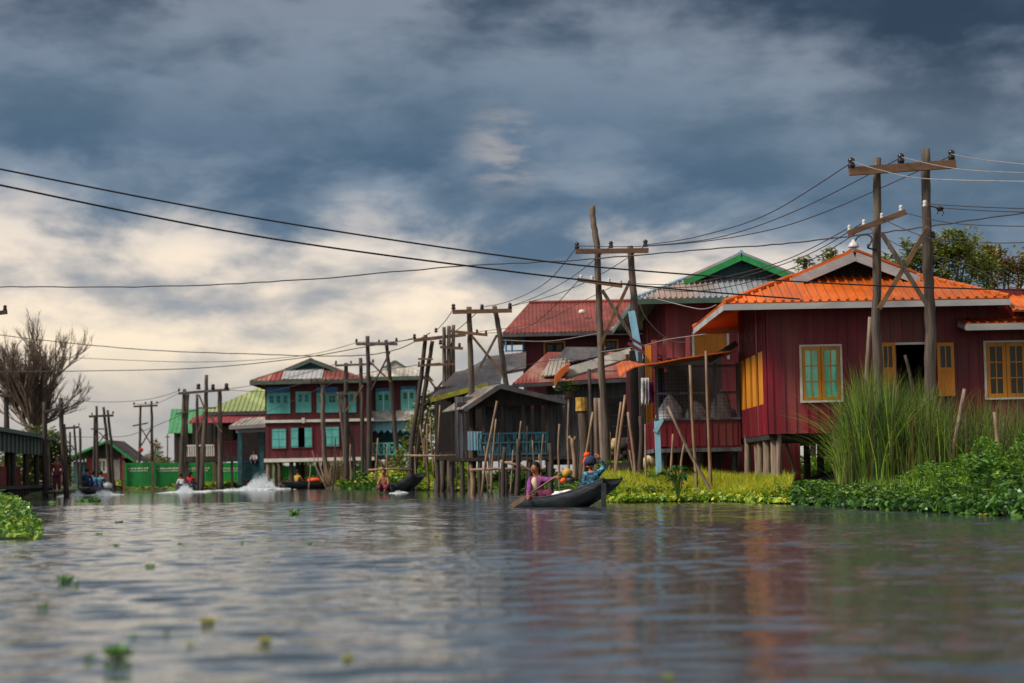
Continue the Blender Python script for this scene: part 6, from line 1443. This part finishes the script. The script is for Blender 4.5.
# --- big-leaved plant by the porch
m = MB(); c0 = P(678, 488, 44.6)
for i in range(26):
    a = U(0, 6.28); L_ = U(.2, .45); top_ = c0+Vector((math.cos(a)*L_*.7, math.sin(a)*L_*.5, U(.2, .5))); m.tube([(c0.x, c0.y, .05), (c0+top_)/2+Vector((0, 0, .1)), top_], .01, 4, 1)
    d = Vector((math.cos(a), math.sin(a)*.7, -.35)).normalized(); leaf(m, top_-d*.08, U(.18, .3), U(.1, .17), .5, 0, d)
tag(m.build('broad_leaf_plant', [M['lf3'], M['lf2']]), 'dark broad leaved plant on the grass below the light blue pipe', 'plant')
# --- hanging pot plant on the shack
pr = thing('hanging_plant', 'potted plant hanging on a stick before the grey board wall', 'plant', P(569, 392, 59.9))
m = MB(); c = P(569, 394, 59.9); m.lathe(c, [(.06, -.14), (.12, -.08), (.16, .06), (.17, .08)], 12); m.build('pot', M['arm'], pr)
m = MB()
for i in range(220): leaf(m, c+Vector((random.gauss(-.1, .16), random.gauss(0, .1), .12+abs(random.gauss(0, .17)))), U(.08, .16), U(.03, .06), .6, i % 2)
m.build('foliage', [M['lf2'], M['lf1']], pr)
m = MB()
for i in range(5): m.ball(c+Vector((-.42+i*.03, -.05, .22)), (.07, .05, .03), 0, 8, 6, .2)
m.build('flower', M['white_cloth'], pr)
# --- near left bank clump
m = MB(); cc = G(6, 530)
GL = [(-60, 490), (0, 506), (14, 507), (24, 514), (34, 522), (42, 531)]
gb_ = MB(); pts = [G(-420, 548, .03), G(-150, 541, .03), G(0, 537.5, .03), (G(25, 537, .03)), G(38, 534, .03), G(42, 530.5, .03), G(35, 525, .03), G(22, 517, .03), G(0, 513, .03), G(-300, 513, .03)]
gb_.face(pts); gb_.face([p+Vector((0, 0, -.3)) for p in pts][::-1])
for i in range(len(pts)): a = pts[i]; b = pts[(i+1) % len(pts)]; gb_.face([a-Vector((0, 0, .3)), b-Vector((0, 0, .3)), b, a])
tag(gb_.build('bank_mud', M['soil']), kind='structure')
for i in range(7000):
    px = U(-60, 42)*1.0; py = U(514, 539.5); Y = G(px, py).y; e = interp([(-60, .75), (0, .5), (15, .42), (30, .2), (42, .03)], px)
    if px > 30 and py < 524: continue
    p = P(px, 500, Y); p.z = .03+e*random.random()*min(1, (540-py)/10)
    if px+ (py-530)*.0 > 41: continue
    (hyleaf(m, p, U(.025, .06), 3 if random.random() < .5 else 0) if random.random() < .45 else leaf(m, p, U(.05, .12), U(.02, .05), .6, random.choice((0, 1, 2, 2))))
tag(m.build('bank_plants', [M['lf1'], M['lf2'], M['lf3'], M['hy']]), 'leafy water plants heaped at the near left canal edge', 'plants', None, 'stuff')
m = MB(); c = G(23, 516)
for i in range(16): leaf(m, c+Vector((U(-.08, .08), U(-.1, .1), U(.0, .2))), U(.12, .24), U(.05, .09), 1, 0)
tag(m.build('yellow_plant', M['yellow_leaf']), 'bright yellow green sprig standing above the near left plants', 'plant')
# --- floating plants
FLOAT = [(295, 515.5, 15, 'largest floating hyacinth in mid canal, standing tall'), (120, 523, 10, 'floating clump left of centre below the crowded canoe'), (242, 544.5, 5, 'small round floating plant straight above the bright reflection'), (310, 545, 7, 'compact floating plant right of the small round one'),
 (180, 545, 7, 'low dark floating scrap left of the small round plant'), (150, 567, 12, 'flat pale floating scrap left of centre'), (65, 584, 18, 'dark green floating clump near the left edge'), (77, 586, 8, 'small sprig right of the dark left clump'), (43, 609, 12, 'out of focus sprig low at the left edge'),
 (133, 639, 8, 'single blurred leaf above the biggest near clump'), (90, 661, 13, 'narrow upright blurred clump at bottom left'), (117, 660, 34, 'widest blurred floating clump at bottom left'), (265, 643, 16, 'blurred yellowish scrap right of the near clump'), (208, 624, 18, 'faint brown floating scrap in the bright reflection'),
 (348, 662, 15, 'blurred yellow clump nearest the bottom middle'), (437, 537, 8, 'yellow floating leaf in mid canal'), (88, 502, 26, 'long flat raft of weeds behind the near left plants'), (100, 535, 8, 'small floating leaf pair below the long weed raft'), (117, 546, 8, 'tiny weed scrap under the left floating clump'),
 (190, 647, 9, 'brownish leaf between the bottom clumps'), (167, 635, 9, 'thin blurred weed above the widest bottom clump'), (984, 516, 12, 'yellow leaf clump floating off the right bank'), (667, 681, 14, 'yellowish leaf at the very bottom edge'), (53, 503, 14, 'flat weeds beside the left landing stage')]
for px, py, w_, lab in FLOAT:
    c = G(px, py); s = PX(c.y)*w_/2*.85; m = MB(); yel = 'yellow' in lab or 'brown' in lab; flat = any(q in lab for q in ('flat', 'scrap', 'leaf', 'weed', 'low')); n = 46 if w_ > 14 else 26
    for i in range(n):
        a = U(0, 6.28); r_ = s*math.sqrt(random.random()); p = c+Vector((math.cos(a)*r_, math.sin(a)*max(r_, .05)*1.3, 0)); h_ = s*(.2 if flat else .95)*U(.2, 1); p.z = .015+h_*.75
        m.tube([(c.x+(p.x-c.x)*.4, c.y+(p.y-c.y)*.4, -.01), tuple(p)], s*.03, 4, 1)
        hyleaf(m, p, s*U(.16, .3), 0)
    tag(m.build('water_hyacinth', [M['yellow_leaf'] if yel else M['hy'], M['lf2']]), lab, 'water plant', 'plants floating on the canal')
# --- bare tree
def bare(base, H, label):
    root = thing('bare_tree', label, 'tree', base); tr = MB(); tw = MB(); cnt = [0]
    def br(p, d, L_, r, lv):
        n = 4; pts = [p]; q = p; dd = d.copy()
        for i in range(n):
            dd = (dd+Vector((U(-.1, .1), U(-.1, .1), .03+.02*lv))).normalized(); q = q+dd*L_/n; pts.append(q)
        (tr if lv < 2 else tw).tube(pts, [r*(1-.55*i/n) for i in range(n+1)], 7 if lv < 2 else 3, cap=False)
        if lv >= 5: return
        k = (15, 6, 5, 4, 4)[lv]
        for i in range(k):
            t = U(.25, 1) if lv else U(.6, 1); j = min(n-1, int(t*n)); s = pts[j].lerp(pts[j+1], t*n-j); a = U(0, 6.283) if lv else i*2.4+U(-.3, .3); e = dd.orthogonal().normalized(); o = dd.cross(e)
            sp_ = U(.22, .65) if lv else (.1+.95*((i*.618) % 1)); nd_ = (dd*math.cos(sp_)+(e*math.cos(a)+o*math.sin(a))*math.sin(sp_)).normalized()
            br(s, nd_, L_*U(.48, .68) if lv else L_*U(.66, .8), max(.010, r*.5), lv+1)
    z0 = base; b = Vector(base)
    br(b, Vector((.02, 0, 1)), H*.45, H*.03, 0)
    tr.build('trunk', M['bark'], root, True); tw.build('crown', M['twig'], root)
tb = P(27, 480, 130); tb.z = .2
random.seed(5); bare(tb, 10.4, 'large bare leafless tree with dense upswept twigs behind the left boat shed')
# --- leafy trees behind the orange roof
def tree(label, base, crown, n, mats, ls, gaps=.55, tk='tree'):
    root = thing(tk, label, 'tree', base); m = MB(); b = Vector(base); top = crown[0][0]
    m.tube([b, b+Vector((.1, 0, (top.z-b.z)*.55)), Vector((top.x, top.y, top.z-crown[0][1]*.3))], [.22, .16, .08], 8)
    for c, r in crown: m.tube([b+Vector((.05, 0, (c.z-b.z)*.5)), (b+c)/2+Vector((0, 0, .5)), c+Vector((0, 0, r*.5))], [.1, .06, .02], 6)
    m.build('trunk', M['bark'], root, True); m = MB(); lv = []
    for c, r in crown:
        for i in range(14): a = U(0, 6.28); ph = math.acos(U(-1, 1)); q = r*U(.35, 1.05); lv.append((c+Vector((math.cos(a)*math.sin(ph)*q*1.15, math.sin(a)*math.sin(ph)*q, math.cos(ph)*q)), r*U(.16, .36)))
    for i in range(n):
        c, r = random.choice(lv); p = c+Vector((random.gauss(0, 1), random.gauss(0, 1), random.gauss(0, 1)))*r*.6; leaf(m, p, ls*U(.6, 1.3), ls*.5, .5, random.choices(range(len(mats)), [3]+[1]*(len(mats)-1))[0])
    for c, r in lv: m.tube([c+Vector((0, 0, -r*1.4)), c], [.02, .008], 3, len(mats)-1)
    m.build('crown', [M[k] for k in mats], root)
def C(px, py, r, Y): return (P(px, py, Y+U(-1, 1)), r)
Yt = 64
b = P(930, 470, Yt); b.z = .3; tree('full green tree rising behind the orange roof between the tall poles', b, [C(948, 262, 1.1, Yt), C(925, 268, 1.0, Yt), C(910, 262, .7, Yt), C(968, 262, 1.0, Yt), C(946, 245, .55, Yt), C(963, 247, .5, Yt), C(932, 250, .45, Yt), C(975, 278, .9, Yt), C(905, 276, .8, Yt), C(950, 282, 1.2, Yt)], 4600, ['tree1', 'tree1', 'tree2'], .2)
b = P(1000, 470, Yt+4); b.z = .3; tree('sparser russet tinged tree at the right edge behind the roof', b, [C(992, 275, .9, Yt+4), C(1010, 280, 1.0, Yt+4), C(1025, 268, .8, Yt+4), C(1005, 262, .5, Yt+4), C(1040, 275, 1.2, Yt+4), C(985, 258, .4, Yt+4), C(1020, 288, 1.2, Yt+4), C(1050, 290, 1.2, Yt+4)], 3000, ['tree3', 'tree2', 'tree1'], .2)
b = P(826, 470, Yt); b.z = .3; tree('small tree whose top leaves show left of the orange gable', b, [C(832, 254, .35, Yt), C(806, 263, .3, Yt), C(815, 275, .8, Yt), C(838, 264, .4, Yt), C(840, 275, .9, Yt)], 500, ['tree1', 'tree2', 'tree1'], .2)
b = P(48, 480, 125); b.z = .3; tree('rounded dark green tree beside the trunk of the bare tree', b, [C(40, 440, 1.6, 125), C(30, 455, 1.6, 125), C(50, 455, 1.4, 125), C(38, 468, 1.6, 125), C(14, 460, 1.8, 125)], 5000, ['tree2', 'tree1', 'tree2'], .35)
b = P(418, 480, 98); b.z = .3; tree('thin leafy tree between the turquoise house and the leaning dark poles', b, [C(420, 420, 1.0, 98), C(425, 440, 1.1, 98), C(416, 455, 1.0, 98), C(430, 405, .6, 98)], 2600, ['tree1', 'tree2', 'tree2'], .25)
